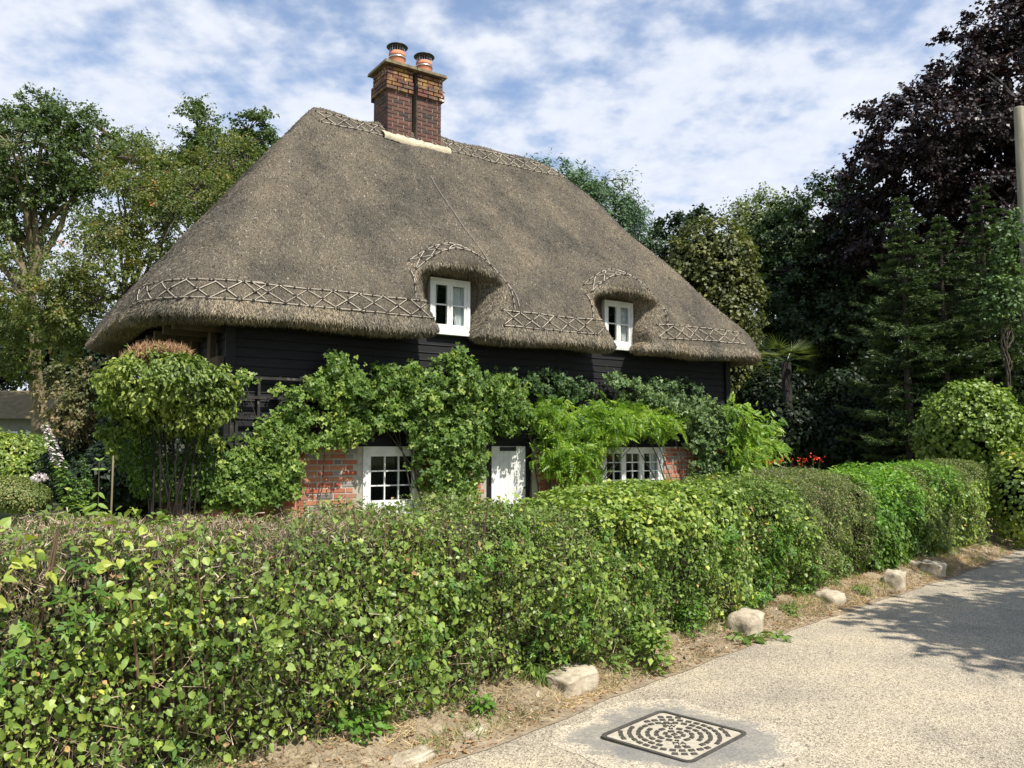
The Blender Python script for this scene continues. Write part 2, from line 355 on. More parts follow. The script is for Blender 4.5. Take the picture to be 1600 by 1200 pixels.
M['ivy'] = leafmat('mixed_hedge_leaf', g((0, (0.048, 0.074, 0.016)), (0.4, (0.088, 0.13, 0.025)), (0.75, (0.155, 0.205, 0.038)), (0.93, (0.30, 0.32, 0.055)), (1, (0.28, 0.15, 0.06))), 0.42, 0.25, 0.45, patch=0.35, gain=1.75)
M['yellow'] = leafmat('yellow_green_leaf', g((0, (0.11, 0.17, 0.03)), (0.5, (0.22, 0.29, 0.05)), (1, (0.40, 0.39, 0.07))), 0.42, 0.25, 0.4, gain=1.25)
M['olive'] = leafmat('olive_hedge_leaf', g((0, (0.055, 0.08, 0.025)), (0.5, (0.105, 0.14, 0.04)), (0.85, (0.17, 0.19, 0.06)), (1, (0.30, 0.23, 0.11))), 0.5, 0.22, 0.3, patch=0.3, gain=1.45)
M['laurel'] = leafmat('bright_green_leaf', g((0, (0.045, 0.11, 0.02)), (0.5, (0.11, 0.22, 0.03)), (0.85, (0.20, 0.34, 0.045)), (1, (0.32, 0.42, 0.06))), 0.45, 0.28, 0.3, gain=1.15)
M['rose'] = leafmat('rose_leaf', g((0, (0.038, 0.075, 0.015)), (0.5, (0.078, 0.135, 0.024)), (0.85, (0.14, 0.21, 0.04)), (1, (0.25, 0.30, 0.07))), 0.5, 0.28, 0.3, patch=0.25, gain=1.4)
M['greyrose'] = leafmat('grey_green_leaf', g((0, (0.03, 0.06, 0.02)), (0.6, (0.062, 0.105, 0.033)), (1, (0.16, 0.22, 0.08))), 0.5, 0.2, 0.3, gain=1.5)
M['wisteria'] = leafmat('wisteria_leaf', g((0, (0.08, 0.17, 0.02)), (0.5, (0.17, 0.30, 0.03)), (1, (0.32, 0.44, 0.05))), 0.42, 0.35, 0.4)
M['shrub'] = leafmat('shrub_leaf', g((0, (0.06, 0.10, 0.02)), (0.5, (0.15, 0.20, 0.04)), (1, (0.30, 0.33, 0.08))), 0.42, 0.3, 0.4, gain=1.3)
M['brown'] = leafmat('withered_leaf', g((0, (0.20, 0.10, 0.05)), (0.5, (0.36, 0.21, 0.11)), (1, (0.52, 0.36, 0.20))), 0.7, 0.2, 0.2, (1, 1, 1))
M['tree'] = leafmat('tree_leaf', g((0, (0.03, 0.052, 0.017)), (0.6, (0.065, 0.10, 0.028)), (1, (0.12, 0.155, 0.045))), 0.45, 0.3, 0.4, patch=0.3, gain=1.35)
M['rowan'] = leafmat('rowan_leaf', g((0, (0.05, 0.075, 0.02)), (0.6, (0.11, 0.135, 0.035)), (0.96, (0.19, 0.18, 0.05)), (1, (0.26, 0.17, 0.05))), 0.5, 0.35, 0.35, patch=0.2, gain=1.3)
M['darkleaf'] = leafmat('shade_dark_leaf', g((0, (0.010, 0.020, 0.008)), (0.7, (0.025, 0.045, 0.015)), (1, (0.05, 0.08, 0.025))), 0.5, 0.18, 0.3, patch=0.3)  # the undergrowth's shade is partly put into these low leaf colours
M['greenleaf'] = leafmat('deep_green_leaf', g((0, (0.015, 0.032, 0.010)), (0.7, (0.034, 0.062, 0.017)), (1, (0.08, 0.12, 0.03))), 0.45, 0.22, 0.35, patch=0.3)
M['copper'] = leafmat('copper_beech_leaf', g((0, (0.010, 0.007, 0.007)), (0.6, (0.024, 0.014, 0.014)), (1, (0.060, 0.032, 0.026))), 0.45, 0.10, 0.35, (1.3, 0.8, 0.7), patch=0.3)
M['spruce'] = leafmat('spruce_needle', g((0, (0.02, 0.04, 0.014)), (0.6, (0.05, 0.085, 0.024)), (1, (0.12, 0.17, 0.04))), 0.5, 0.12, 0.3, gain=1.05)
M['cypress'] = leafmat('blue_green_needle', g((0, (0.03, 0.062, 0.030)), (0.6, (0.068, 0.12, 0.055)), (1, (0.13, 0.20, 0.09))), 0.6, 0.15, 0.3, gain=1.3)
M['ivytree'] = leafmat('brownish_ivy_leaf', g((0, (0.035, 0.045, 0.014)), (0.6, (0.085, 0.095, 0.025)), (1, (0.17, 0.17, 0.045))), 0.5, 0.18, 0.35, patch=0.5, gain=1.4)
M['birch'] = leafmat('birch_leaf', g((0, (0.08, 0.10, 0.05)), (0.6, (0.15, 0.18, 0.09)), (1, (0.25, 0.28, 0.14))), 0.5, 0.35, 0.35, gain=1.2)
M['palm'] = leafmat('palm_leaf', g((0, (0.04, 0.07, 0.02)), (1, (0.20, 0.22, 0.07))), 0.4, 0.2, 0.4)
M['petal_white'] = leafmat('white_petal', g((0, (0.5, 0.42, 0.42)), (1, (0.8, 0.74, 0.70))), 0.6, 0.3, 0.2, (1, 1, 1))
M['petal_red'] = leafmat('red_petal', g((0, (0.6, 0.03, 0.02)), (1, (0.85, 0.10, 0.03))), 0.5, 0.3, 0.3, (1, 1, 1))
M['berry'] = leafmat('orange_berry', g((0, (0.6, 0.12, 0.03)), (1, (0.8, 0.25, 0.06))), 0.4, 0.05, 0.5, (1, 1, 1))
M['pinkleaf'] = leafmat('pinkish_leaf', g((0, (0.07, 0.09, 0.035)), (0.5, (0.16, 0.16, 0.06)), (1, (0.34, 0.22, 0.14))), 0.5, 0.25, 0.35)
M['rooftile'] = simple('mossy_roof', [(0.3, (0.12, 0.095, 0.05)), (0.7, (0.26, 0.20, 0.10))], 6, 0.9, 0.6, 0.02)
M['render'] = simple('grey_render', [(0.3, (0.16, 0.17, 0.14)), (0.7, (0.26, 0.27, 0.23))], 4, 0.9)

# ------------------------------------------------------------------ leaves
def T_rhomb(w=0.33, fold=0.1):
    return np.array([(0, 0, 0), (w, 0.42, fold), (0, 1, -0.05), (-w, 0.42, fold)]), [(0, 1, 2, 3)]
def T_oval(w=0.36, fold=0.12, droop=0.15):
    return np.array([(0, 0, 0), (w*.85, .28, fold), (w*.8, .66, fold*.7), (0, 1, -droop), (-w*.8, .66, fold*.7), (-w*.85, .28, fold)]), [(0, 1, 2, 3), (0, 3, 4, 5)]
def T_pinnate(n=5, lw=0.1, ll=0.34):
    v = []; f = []
    for i in range(n):
        y = 0.2 + 0.75*i/n; z = -0.35*(y**2)
        for s in (-1, 1):
            b = len(v); dx = s*ll*(1-0.35*y); 
            v += [(0, y, z), (dx*.45, y+.02-lw*.6+0.06, z+.02), (dx, y+0.14, z-.09), (dx*.5, y+lw+0.07, z+.01)]; f.append((b, b+1, b+2, b+3) if s > 0 else (b, b+3, b+2, b+1))
    b = len(v); z = -0.35*.9; v += [(0, .92, z), (lw*.7, 1.05, z-.05), (0, 1.28, z-.18), (-lw*.7, 1.05, z-.05)]; f.append((b, b+1, b+2, b+3))
    return np.array(v), f
def T_rose3():
    v = []; f = []
    for ang, sc in ((0, 1), (1.15, .8), (-1.15, .8)):
        c, s = math.cos(ang), math.sin(ang); b = len(v)
        for (x, y, z) in ((0, .1, 0), (.3, .45, .07), (0, .85, -.05), (-.3, .45, .07)):
            x *= sc; y *= sc; v.append((c*x + s*y, -s*x + c*y, z))
        f.append((b, b+1, b+2, b+3))
    return np.array(v), f
def T_rosette(n=6):
    v = []; f = []
    for i in range(n):
        a = i*2*math.pi/n + .3*(i % 2); L = 1 if i % 2 else .72; z0 = 0 if i % 2 else .12
        for (x, y, z) in ((0, .03, 0), (.17, .42, .08), (0, 1, -.18), (-.17, .42, .08)):
            x *= L; y *= L; v.append((math.cos(a)*x + math.sin(a)*y, -math.sin(a)*x + math.cos(a)*y, z+z0))
        f.append((4*i, 4*i+1, 4*i+2, 4*i+3))
    return np.array(v), f
RS = T_rosette()
RH = T_rhomb(); RW = T_rhomb(0.42, 0.08); OV = T_oval(); HT = T_oval(0.5, 0.1, 0.2); NR = T_rhomb(0.2, 0.06); PN = T_pinnate(); R3 = T_rose3()
def unit(a): return a / (np.linalg.norm(a, axis=-1, keepdims=True) + 1e-9)
def leaf_frames(P, nrm, axis=None, jit=0.6, r=None):
    r = r or rng
    n = unit(nrm + r.normal(0, jit, P.shape))
    a = r.normal(0, 1, P.shape) if axis is None else axis + r.normal(0, jit, P.shape)
    y = unit(a - n*(a*n).sum(-1, keepdims=True)); x = np.cross(y, n)
    return x, y, n
def leaves(name, P, fr, size, tmpl, mat, parent=None, tint=None, kind='stuff', rel=True):
    tv, tf = tmpl; x, y, n = fr; N_ = len(P)
    size = np.broadcast_to(np.asarray(size, float), (N_,))
    v = P[:, None] + size[:, None, None]*(tv[None, :, 0:1]*x[:, None] + tv[None, :, 1:2]*y[:, None] + tv[None, :, 2:3]*n[:, None])
    k = len(tv); f = (np.asarray(tf)[None] + (np.arange(N_)*k)[:, None, None]).reshape(-1, len(tf[0]))
    if tint is None: tint = rng.random(N_)
    off = np.array(parent.matrix_basis.translation) if (parent is not None and rel) else np.zeros(3)
    me = mesh_np(name, v.reshape(-1, 3) - off, [f], True, {'tint': np.repeat(tint, k)})
    return new_obj(name, me, mat, parent, kind)
def blades(name, P, D, L, W, mat, parent=None, tint=None, kind='stuff', side=None, bend=0.0):
    "thin strips starting at P in direction D"
    N_ = len(P); D = unit(D)
    s = unit(np.cross(D, rng.normal(0, 1, P.shape))) if side is None else unit(np.cross(D, side))
    L = np.broadcast_to(L, (N_,))[:, None]; W = np.broadcast_to(W, (N_,))[:, None]
    e = P + D*L; e[:, 2] -= (bend*L[:, 0])
    v = np.stack([P - s*W*.6, P + s*W*.6, e], 1).reshape(-1, 3)
    off = np.array(parent.matrix_basis.translation) if parent is not None else np.zeros(3)
    f = np.arange(N_*3).reshape(-1, 3)
    if tint is None: tint = rng.random(N_)
    return new_obj(name, mesh_np(name, v - off, [f], False, {'tint': np.repeat(tint, 3)}), mat, parent, kind)
def sph(n, r=None):
    r = r or rng
    return unit(r.normal(0, 1, (n, 3)))
def lobe_points(lobes, n, inner=0.55, r=rng):
    L = np.array(lobes, float); vol = L[:, 3]*L[:, 4]*L[:, 5]; i = r.choice(len(L), n, p=vol/vol.sum())
    d = sph(n, r); rad = (inner**3 + (1-inner**3)*r.random(n))**(1/3)
    return L[i, :3] + d*L[i, 3:6]*rad[:, None], d, i
def sprigs(C, out, cr, n, nsub, r, grav=0.0, w=.07):
    "leaf points along short shoots that leave each cluster centre"
    k = r.integers(len(C), size=n); sub = r.integers(nsub, size=n)
    sd_ = unit(sph(len(C)*nsub, r) + .9*np.repeat(unit(out), nsub, 0) + np.array([0, 0, .35])); L_ = r.uniform(.5, 1.3, len(C)*nsub)
    q = k*nsub + sub; t_ = r.random(n)**.75
    rr = cr[k] if np.ndim(cr) else cr
    P = C[k] + sd_[q]*(t_*L_[q]*rr)[:, None] + r.normal(0, 1, (n, 3))*(np.maximum(w*rr*2.2*(1.15-t_), .02))[:, None]
    P[:, 2] -= grav*rr*t_**2
    return P, sd_[q], k, t_
def bez(a, b, c, n=8):
    t = np.linspace(0, 1, n)[:, None]; return (1-t)**2*a + 2*t*(1-t)*b + t**2*c

def make_tree(name, label, base, lobes, mat, seed, ncl=220, lpc=120, cr=0.45, ls=0.12, trunk_r=0.2, fork=0.45, bark='bark', tmpl=RH,
              flat=0.6, up=0.5, cat='tree', group=None, inner=0.5, limbs=10, extra=None, droop=0.0, smooth_twigs=True):
    r = np.random.default_rng(seed); base = np.array(base, float)
    t = thing(name, label, cat, tuple(base), 0, group)
    C, D, li = lobe_points(lobes, ncl, inner, r)
    L = np.array(lobes, float); top = (L[:, 2] + L[:, 5]*0.5).max(); ctr = (L[:, :3]*L[:, 3:4]).sum(0)/L[:, 3].sum()
    fz = base[2] + (top-base[2])*fork
    mb = MB()
    axis = bez(base, np.array([base[0]*.7+ctr[0]*.3, base[1]*.7+ctr[1]*.3, base[2]+(fz-base[2])*.8]), np.array([ctr[0], ctr[1], ctr[2] + .25*(top-ctr[2])]), 14)
    axis[1:-1, :2] += r.normal(0, trunk_r*0.25, (12, 2))
    mb.tube(axis - base, trunk_r*(1.25 - 1.15*np.linspace(0, 1, 14)**0.8), 10)
    ends = [int(r.integers(ncl))]
    for _ in range(limbs-1):
        dd = np.min(np.linalg.norm(C[:, None]-C[ends][None], axis=2), axis=1); ends.append(int(np.argmax(dd)))
    paths = []
    for e in ends:
        k = int(np.clip(np.searchsorted(axis[:, 2], fz*0.6+0.3*C[e][2]) + r.integers(-1, 2), 3, 11)); a = axis[k]
        if a[2] > C[e][2] and not droop: k = max(3, k-3); a = axis[k]
        mid_ = a*0.5 + C[e]*0.5 + np.array([0, 0, 0.12*np.linalg.norm(C[e]-a)])
        pth = bez(a, mid_, C[e], 10); pth[1:-1] += r.normal(0, 0.05, (8, 3))
        paths.append(pth); mb.tube(pth - base, trunk_r*0.42*(1 - 0.85*np.linspace(0, 1, 10)), 6, False)
    allp = np.concatenate(paths + [axis[5:]])
    dist = np.linalg.norm(C[:, None]-allp[None], axis=2); nn = np.argmin(dist + 0.3*np.maximum(allp[None, :, 2]-C[:, None, 2], 0), axis=1)
    for i in range(ncl):
        a = allp[nn[i]]
        if np.linalg.norm(a-C[i]) < 0.05: continue
        m_ = (a+C[i])/2 + np.array([0, 0, 0.1*np.linalg.norm(C[i]-a)])
        mb.tube(bez(a, m_, C[i], 4) - base, trunk_r*np.array([.12, .09, .07, .03]), 4, False)
    mb.build('trunk', M[bark], t, True)
    crr = cr*r.uniform(0.6, 1.35, ncl)
    n_ = ncl*lpc
    od = unit(D + 0.001); P, sd__, i, tt__ = sprigs(C, od, crr*1.25, n_, 9, r, grav=.15)
    P[:, 2] = C[i][:, 2] + (P[:, 2]-C[i][:, 2])*(.45+.55*flat)
    d = sd__
    if droop: P[:, 2] -= droop*r.random(n_)**2*crr[i]*2
    nr = unit(d*.5 + np.array([0, 0, up]) + 0.3*D[i] + sph(n_, r)*.3)
    fr = leaf_frames(P, nr, np.array([0, 0, -0.5]) + unit(d)*0.8, 0.55, r)
    tint = np.clip(r.normal(0.5, 0.2, n_) + r.normal(0, 0.13, ncl)[i], 0, 0.99)
    leaves('crown', P, fr, ls*r.uniform(0.6, 1.2, n_), tmpl, mat, t, tint)
    if extra: extra(t, C, r)
    return t

# ------------------------------------------------------------------ ground and road
def struct(name, me, mat): return new_obj(name, me, mat, None, 'structure')
gx = np.linspace(-1, 1, 61); gx = np.sign(gx)*np.abs(gx)**2.5*900
X, Yg = np.meshgrid(gx, gx)
Z = -0.03 + 0*X
idx = np.arange(61*61).reshape(61, 61)
struct('ground', mesh_np('ground', np.stack([X, Yg, Z], -1).reshape(-1, 3), [np.stack([idx[:-1, :-1], idx[:-1, 1:], idx[1:, 1:], idx[1:, :-1]], -1).reshape(-1, 4)]), M['lawn'])

DIR = np.array([0.700, 0.714]); DIR /= np.linalg.norm(DIR); NB = np.array([-DIR[1], DIR[0]]); E0 = np.array([-0.42, 4.13]) + NB*0.12
def edge(s):
    "left edge of the road; s = metres along, from the photograph's bottom"
    s = np.asarray(s, float)
    q = E0[None] + s[:, None]*DIR
    n_ = np.interp(s, [-30, -2, 0, .8, 1.4, 2.15, 3, 4.1, 5.4, 7, 9.2, 10.3, 11.3, 13.3, 16, 22, 28], [-.6, -.05, .03, .064, .098, .15, .165, .20, .20, .18, .15, .17, .23, .36, .2, -1.2, -4])
    q = q + (n_ + 0.012*np.sin(s*4.1+1) + .01*np.sin(s*9))[:, None]*NB
    return q
ss = np.concatenate([np.linspace(-30, -6, 12), np.linspace(-5.5, 16, 130), np.linspace(17, 26, 10)])
e = edge(ss); nn_ = 24
tt = np.linspace(0, 1, nn_)
es_ = np.stack([np.interp(ss, np.linspace(-30, 26, 15), np.interp(np.linspace(-30, 26, 15), ss, e[:, q_])) for q_ in (0, 1)], -1); es_ = np.stack([np.convolve(np.pad(es_[:, q_], 12, mode='reflect', reflect_type='odd'), np.ones(25)/25, 'valid') for q_ in (0, 1)], -1)
dirs = np.gradient(es_, axis=0); dirs = dirs/np.linalg.norm(dirs, axis=1)[:, None]; nb = np.stack([-dirs[:, 1], dirs[:, 0]], -1)
R = e[:, None] - nb[:, None]*(tt*5.2)[None, :, None] 
Zr = 0.03*np.sin(tt*math.pi)[None]*np.ones((len(ss), 1))
idx = np.arange(len(ss)*nn_).reshape(len(ss), nn_)
def gridmesh(name, A): 
    n, m = A.shape[:2]; idx = np.arange(n*m).reshape(n, m)
    return mesh_np(name, A.reshape(-1, 3), [np.stack([idx[:-1, :-1], idx[:-1, 1:], idx[1:, 1:], idx[1:, :-1]], -1).reshape(-1, 4)], True)
struct('road', gridmesh('road', np.concatenate([R, Zr[..., None]], -1)), M['road'])
def roadz(x, y):
    d = -(np.dot(np.array([x, y]) - E0, NB)); return 0.03*math.sin(max(0, min(1, d/5.2))*math.pi)
# earth verge under the hedge, rising from the road edge
BANKW = 0.42
ts = np.linspace(0, 1, 26)
Bk = e[:, None] + nb[:, None]*(-0.10 + ts*3.0)[None, :, None]
hgt = 0.006 + 0.13*np.clip((ts*3.0-0.12)/0.4, 0, 1)**0.8
Hn = hgt[None] + (0.02*np.sin(ss[:, None]*9+ts[None]*31) + 0.016*np.sin(ss[:, None]*23+ts[None]*11))*np.clip(ts*5, 0, 1)[None]
Hn *= np.clip((1.0-ts)*6, 0, 1)[None]; Hn -= 0.05*(ts > 0.97)[None]
struct('verge', gridmesh('verge', np.concatenate([Bk, Hn[..., None]], -1)), M['soil'])
e2 = e - nb*5.1
Rv = e2[:, None] - nb[:, None]*(ts*6.0)[None, :, None]
struct('far_verge', gridmesh('far_verge', np.concatenate([Rv, (0.02+0.08*np.clip(ts*4, 0, 1)*np.clip((1-ts)*4, 0, 1))[None, :, None]*np.ones((len(ss), 1, 1))], -1)), M['lawn'])

# ------------------------------------------------------------------ the cottage
A0, A1, WD = -4.26, 4.85, 5.6
cot = thing('cottage', 'old thatched cottage with black boarded upper walls, brick below and twin eyebrow dormers', 'cottage', tuple(hp(0.3, 2.8, 0)))
CO = np.array(cot.location)
def part(mb, name, mat, parent=None, smooth=False, kind=None):
    me = mb.mesh(name, smooth); 
    co = np.empty(len(me.vertices)*3, np.float32); me.vertices.foreach_get('co', co)
    me.vertices.foreach_set('co', (co.reshape(-1, 3) - CO).astype(np.float32).ravel()); me.update()
    o = new_obj(name, me, mat, cot if parent is None else parent, kind)
    return o
def hbox(mb, a0, b0, z0, a1, b1, z1): return mb.box((a0, b0, z0), (a1, b1, z1), hv)

# --- thatch as an implicit solid, meshed with surface nets
def smax(a, b, k): 
    h = np.clip(0.5 + 0.5*(a-b)/k, 0, 1); return b + (a-b)*h + k*h*(1-h)
def smin(a, b, k): return -smax(-a, -b, k)
ZE, ZR = 3.46, 7.46
BF, BB = -0.55, WD+0.50
AL, AR = A0-1.05, A1+0.62
sF = (ZR-ZE)/(WD/2 - BF); sL = (ZR-ZE)/(-2.18-AL); sR = (ZR-ZE)/(AR-2.86)
DORM = [dict(alo=-1.235, ahi=-1.06, wlo=0.275, whi=0.78), dict(alo=1.93, ahi=2.09, wlo=0.22, whi=0.78)]
def sst(x): x = np.clip(x, 0, 1); return x*x*(3-2*x)
def roof_f(a, b, z):
    wob = 0.022*np.sin(a*2.3+z*1.1)*np.sin(z*2.9+a*.7+b) + 0.012*np.sin(a*6.1+b*4+z*5)
    fF = (z - (ZE + sF*(b-BF)))/math.sqrt(1+sF*sF); fB = (z - (ZE + sF*(BB-b)))/math.sqrt(1+sF*sF)
    fL = (z - (ZE + sL*(a-AL)))/math.sqrt(1+sL*sL); fR = (z - (ZE + sR*(AR-a)))/math.sqrt(1+sR*sR)
    kl = 0.08 + 0.9*np.clip((6.9-z)/3, 0, 1)
    top = smax(smax(fF, fB, 0.06), fL, kl); top = smax(top, fR, 0.22+0.2*np.clip((6.5-z)/3, 0, 1)) + wob
    # raised layered ridge
    hood = None
    for d in DORM:
        x = (a-d['ahi'])
        zc = 3.50 + 0.93*np.cos(np.clip(x/1.22, -1, 1)*math.pi/2)**1.0 + 0.50*(b+0.36)
        h = (z-zc)*0.85; h = smax(h, -b-0.40, 0.16); h = smax(h, np.abs(x)-1.2, 0.1)
        hood = h if hood is None else np.minimum(hood, h)
    top2 = smin(top, hood, 0.26)
    # rounded plan edge
    cx, cy = (AL+AR)/2, (BF+BB)/2; hx, hy = (AR-AL)/2, (BB-BF)/2
    rad = np.where(a < 0, np.where(b < 2.8, 1.25, 0.6), 0.45)
    qx = np.abs(a-cx)-hx+rad; qy = np.abs(b-cy)-hy+rad
    ed = np.sqrt(np.maximum(qx, 0)**2 + np.maximum(qy, 0)**2) + np.minimum(np.maximum(qx, qy), 0) - rad
    ed = ed - 0.03*np.clip((3.55-z)/0.4, 0, 1) + wob*0.8
    s = smax(top2, ed, 0.34)
    und = 3.16 + 0.05*np.clip((a-1)/4, 0, 1) + 0.14*np.clip((-3.6-a)/1.3, 0, 1)*np.clip(b/2, 0, 1) + 0.02*np.sin(a*3.1+b*2) - 0.03*np.clip(1-np.abs(a+3)/1.5, 0, 1)
    s = smax(s, und - z, 0.05)
    s = smax(s, -(top + 0.5), 0.05)
    for d in DORM:
        tz = np.clip((z-3.15)/0.85, 0, 1)
        ac = d['alo'] + (d['ahi']-d['alo'])*tz
        ww = (d['wlo'] + (d['whi']-d['wlo'])*tz)
        ww = ww*(1 - 0.42*tz*sst((b+0.40)/0.40)) + 0.07*(1-tz)*sst((b+.45)/.4)
        vd = np.maximum(smax(np.abs(a-ac)-ww, (z - (4.16 - 0.13*((a-d['ahi'])/0.7)**2 - 0.02*np.clip((b+.4)/.4, 0, 1)))*0.9, 0.12), b-0.045)
        room = np.maximum(np.maximum(np.abs(a-d['ahi']-(-.04 if d['ahi'] < 0 else .084))-0.30, np.abs(z-3.68)-.36), b-.6)
        s = smax(s, -vd, 0.07); s = np.maximum(s, -room)
    return s
def surface_nets(f, lo, hi, h):
    n = [int(math.ceil((hi[i]-lo[i])/h))+1 for i in range(3)]
    ax = [lo[i]+h*np.arange(n[i]) for i in range(3)]
    G = f(ax[0][:, None, None], ax[1][None, :, None], ax[2][None, None, :]).astype(np.float32)
    G = np.broadcast_to(G, n)
    s = G < 0
    nx, ny, nz = n
    c = np.stack([s[i:nx-1+i, j:ny-1+j, k:nz-1+k] for i in (0, 1) for j in (0, 1) for k in (0, 1)])
    act = ~(c.all(0) | (~c).all(0))
    cells = np.argwhere(act); ci = -np.ones(act.shape, np.int64); ci[act] = np.arange(len(cells))
    acc = np.zeros((len(cells), 3)); cnt = np.zeros(len(cells))
    corners = [(i, j, k) for i in (0, 1) for j in (0, 1) for k in (0, 1)]
    vals = {cc: G[cells[:, 0]+cc[0], cells[:, 1]+cc[1], cells[:, 2]+cc[2]] for cc in corners}
    for cc in corners:
        for d in range(3):
            if cc[d] == 0:
                c2 = list(cc); c2[d] = 1; c2 = tuple(c2)
                v0, v1 = vals[cc], vals[c2]; m_ = (v0 < 0) != (v1 < 0)
                t_ = np.where(m_, v0/np.where(m_, v0-v1, 1), 0)
                p_ = np.array(cc, float)[None] + 0; p_ = np.repeat(p_, len(cells), 0); p_[:, d] += t_
                acc += p_*m_[:, None]; cnt += m_
    P = (cells + acc/cnt[:, None])*h + np.array(lo)
    faces = []
    for d in range(3):
        sl0 = [slice(None)]*3; sl1 = [slice(None)]*3; sl0[d] = slice(0, -1); sl1[d] = slice(1, None)
        a0, a1 = s[tuple(sl0)], s[tuple(sl1)]
        e1, e2 = (d+1) % 3, (d+2) % 3
        for flip, m_ in ((False, a0 & ~a1), (True, ~a0 & a1)):
            q = np.argwhere(m_)
            ok = (q[:, e1] > 0) & (q[:, e2] > 0) & (q[:, e1] < act.shape[e1]) & (q[:, e2] < act.shape[e2]); q = q[ok]
            def cidx(o1, o2):
                r_ = q.copy(); r_[:, e1] += o1; r_[:, e2] += o2; return ci[r_[:, 0], r_[:, 1], r_[:, 2]]
            qd = np.stack([cidx(-1, -1), cidx(0, -1), cidx(0, 0), cidx(-1, 0)], -1)
            faces.append(qd[:, ::-1] if flip else qd)
    return P, np.concatenate(faces)
Pr, Fr = surface_nets(roof_f, (AL-0.3, BF-0.3, 2.9), (AR+0.3, BB+0.3, 7.7), 0.062)
def grad(P, h=0.02):
    g_ = np.stack([roof_f(P[:, 0]+h*(i == 0), P[:, 1]+h*(i == 1), P[:, 2]+h*(i == 2)) - roof_f(P[:, 0]-h*(i == 0), P[:, 1]-h*(i == 1), P[:, 2]-h*(i == 2)) for i in range(3)], -1)
    return unit(g_)
roof = new_obj('thatch_roof', mesh_np('thatch_roof', hparr(Pr) - CO, [Fr], True), M['thatch'], cot)

def todir(v): return v[:, :1]*U + v[:, 1:2]*V + v[:, 2:3]*np.array([0, 0, 1.0])
def straw_on(n, sel, Lr, Wr, out, name, mat, parent=None, downonly=False, seed=1):
    r = np.random.default_rng(seed)
    c = Pr[Fr].mean(1)
    ar = np.linalg.norm(np.cross(Pr[Fr[:, 1]]-Pr[Fr[:, 0]], Pr[Fr[:, 3]]-Pr[Fr[:, 0]]), axis=1)
    w_ = ar*sel(c); i = r.choice(len(Fr), n, p=w_/w_.sum())
    uv = r.random((n, 2)); q = Pr[Fr[i]]
    P = (q[:, 0]*(1-uv[:, :1]) + q[:, 1]*uv[:, :1])*(1-uv[:, 1:]) + (q[:, 3]*(1-uv[:, :1]) + q[:, 2]*uv[:, :1])*uv[:, 1:]
    nrm = grad(P)
    dn = np.array([[0, 0, -1.0]]) - nrm*(-nrm[:, 2:3]); dn = unit(dn)
    flat = np.linalg.norm(np.array([[0, 0, -1.0]]) + nrm*nrm[:, 2:3], axis=1) < 0.2
    D = dn*1.0 + nrm*out + r.normal(0, 0.28, P.shape)
    D[flat] = np.array([0, 0, -1]) + r.normal(0, .3, (flat.sum(), 3))
    D = unit(D); L = r.uniform(*Lr, n); W_ = r.uniform(*Wr, n)
    side = nrm + r.normal(0, .3, P.shape)
    P0 = P - D*(L*0.35)[:, None]
    s_ = unit(np.cross(D, side)); e_ = P0 + D*L[:, None]
    v = np.stack([P0 - s_*W_[:, None]*.65, P0 + s_*W_[:, None]*.65, e_], 1).reshape(-1, 3)
    me = mesh_np(name, hparr(v) - CO, [np.arange(n*3).reshape(-1, 3)], False, {'tint': np.repeat(np.clip(r.normal(.45, .19, n), 0, 1), 3)})
    return new_obj(name, me, mat, parent or roof, 'stuff')
vis = lambda c: (((c[:, 1] < 3.2) | (c[:, 0] < -3.2))).astype(float)
straw_on(260000, lambda c: vis(c)*(0.5+0.5*(c[:, 1] < 3)), (0.03, 0.09), (0.005, 0.015), 0.10, 'straw', M['straw'])
straw_on(48000, lambda c: (c[:, 2] < 3.38)*(c[:, 2] > 3.04)*((c[:, 1] < -0.2) | (c[:, 0] < -4.4) | (c[:, 0] > 4.9))*vis(c) + 0.0, (0.04, 0.11), (0.005, 0.012), 0.15, 'lit_cut_straw', M['straw_edge'], seed=2)
def inrecess(c):
    s_ = 0
    for d in DORM: s_ = s_ + ((np.abs(c[:, 0]-d['ahi']) < 0.78)*(c[:, 2] > 3.1)*(c[:, 2] < 4.22)*(c[:, 1] < 0.0)*(c[:, 1] > -0.46))
    return np.clip(s_, 0, 1).astype(float)
straw_on(16000, inrecess, (0.04, 0.11), (0.005, 0.012), 0.2, 'dormer_straw', M['straw_edge'], seed=3)

# --- hazel rods of the decorative bands, pinned on the thatch
def project(o, d, far=3.0, n=90):
    "march each ray (house coords) to the thatch surface"
    o = np.asarray(o, float); d = unit(np.asarray(d, float)); ts_ = np.linspace(0, far, n)
    P = o[:, None] + d[:, None]*ts_[None, :, None]
    f = roof_f(P[..., 0], P[..., 1], P[..., 2]); hit = (f < 0); k = np.argmax(hit, axis=1); ok = hit.any(1) & (k > 0)
    k = np.maximum(k, 1); i = np.arange(len(o)); f0, f1 = f[i, k-1], f[i, k]
    tt_ = ts_[k-1] + (ts_[1]-ts_[0])*f0/(f0-f1+1e-9)
    return o + d*tt_[:, None], ok
rods = []
def rod(fn, u0, w0, u1, w1, r=0.0066, n=7):
    "a rod between two band coordinates; fn maps (u,w) arrays to ray origins and directions"
    u = np.linspace(u0, u1, n); w_ = np.linspace(w0, w1, n); o_, d_ = fn(u, w_)
    P, ok = project(o_, d_)
    if not ok.all(): return
    if np.abs(np.diff(P, axis=0)).max() > 0.35: return
    nr = grad(P); P = P + nr*(0.010 + 0.006*np.sin(np.linspace(0, math.pi, n)))[:, None]
    mb = MB(); mb.tube(hparr(P) - CO, r*random.uniform(.65, 1.1), 5)
    o = mb.build('hazel_rod', M['hazel'], roof, True); rods.append(hparr(P[::3]) - CO)
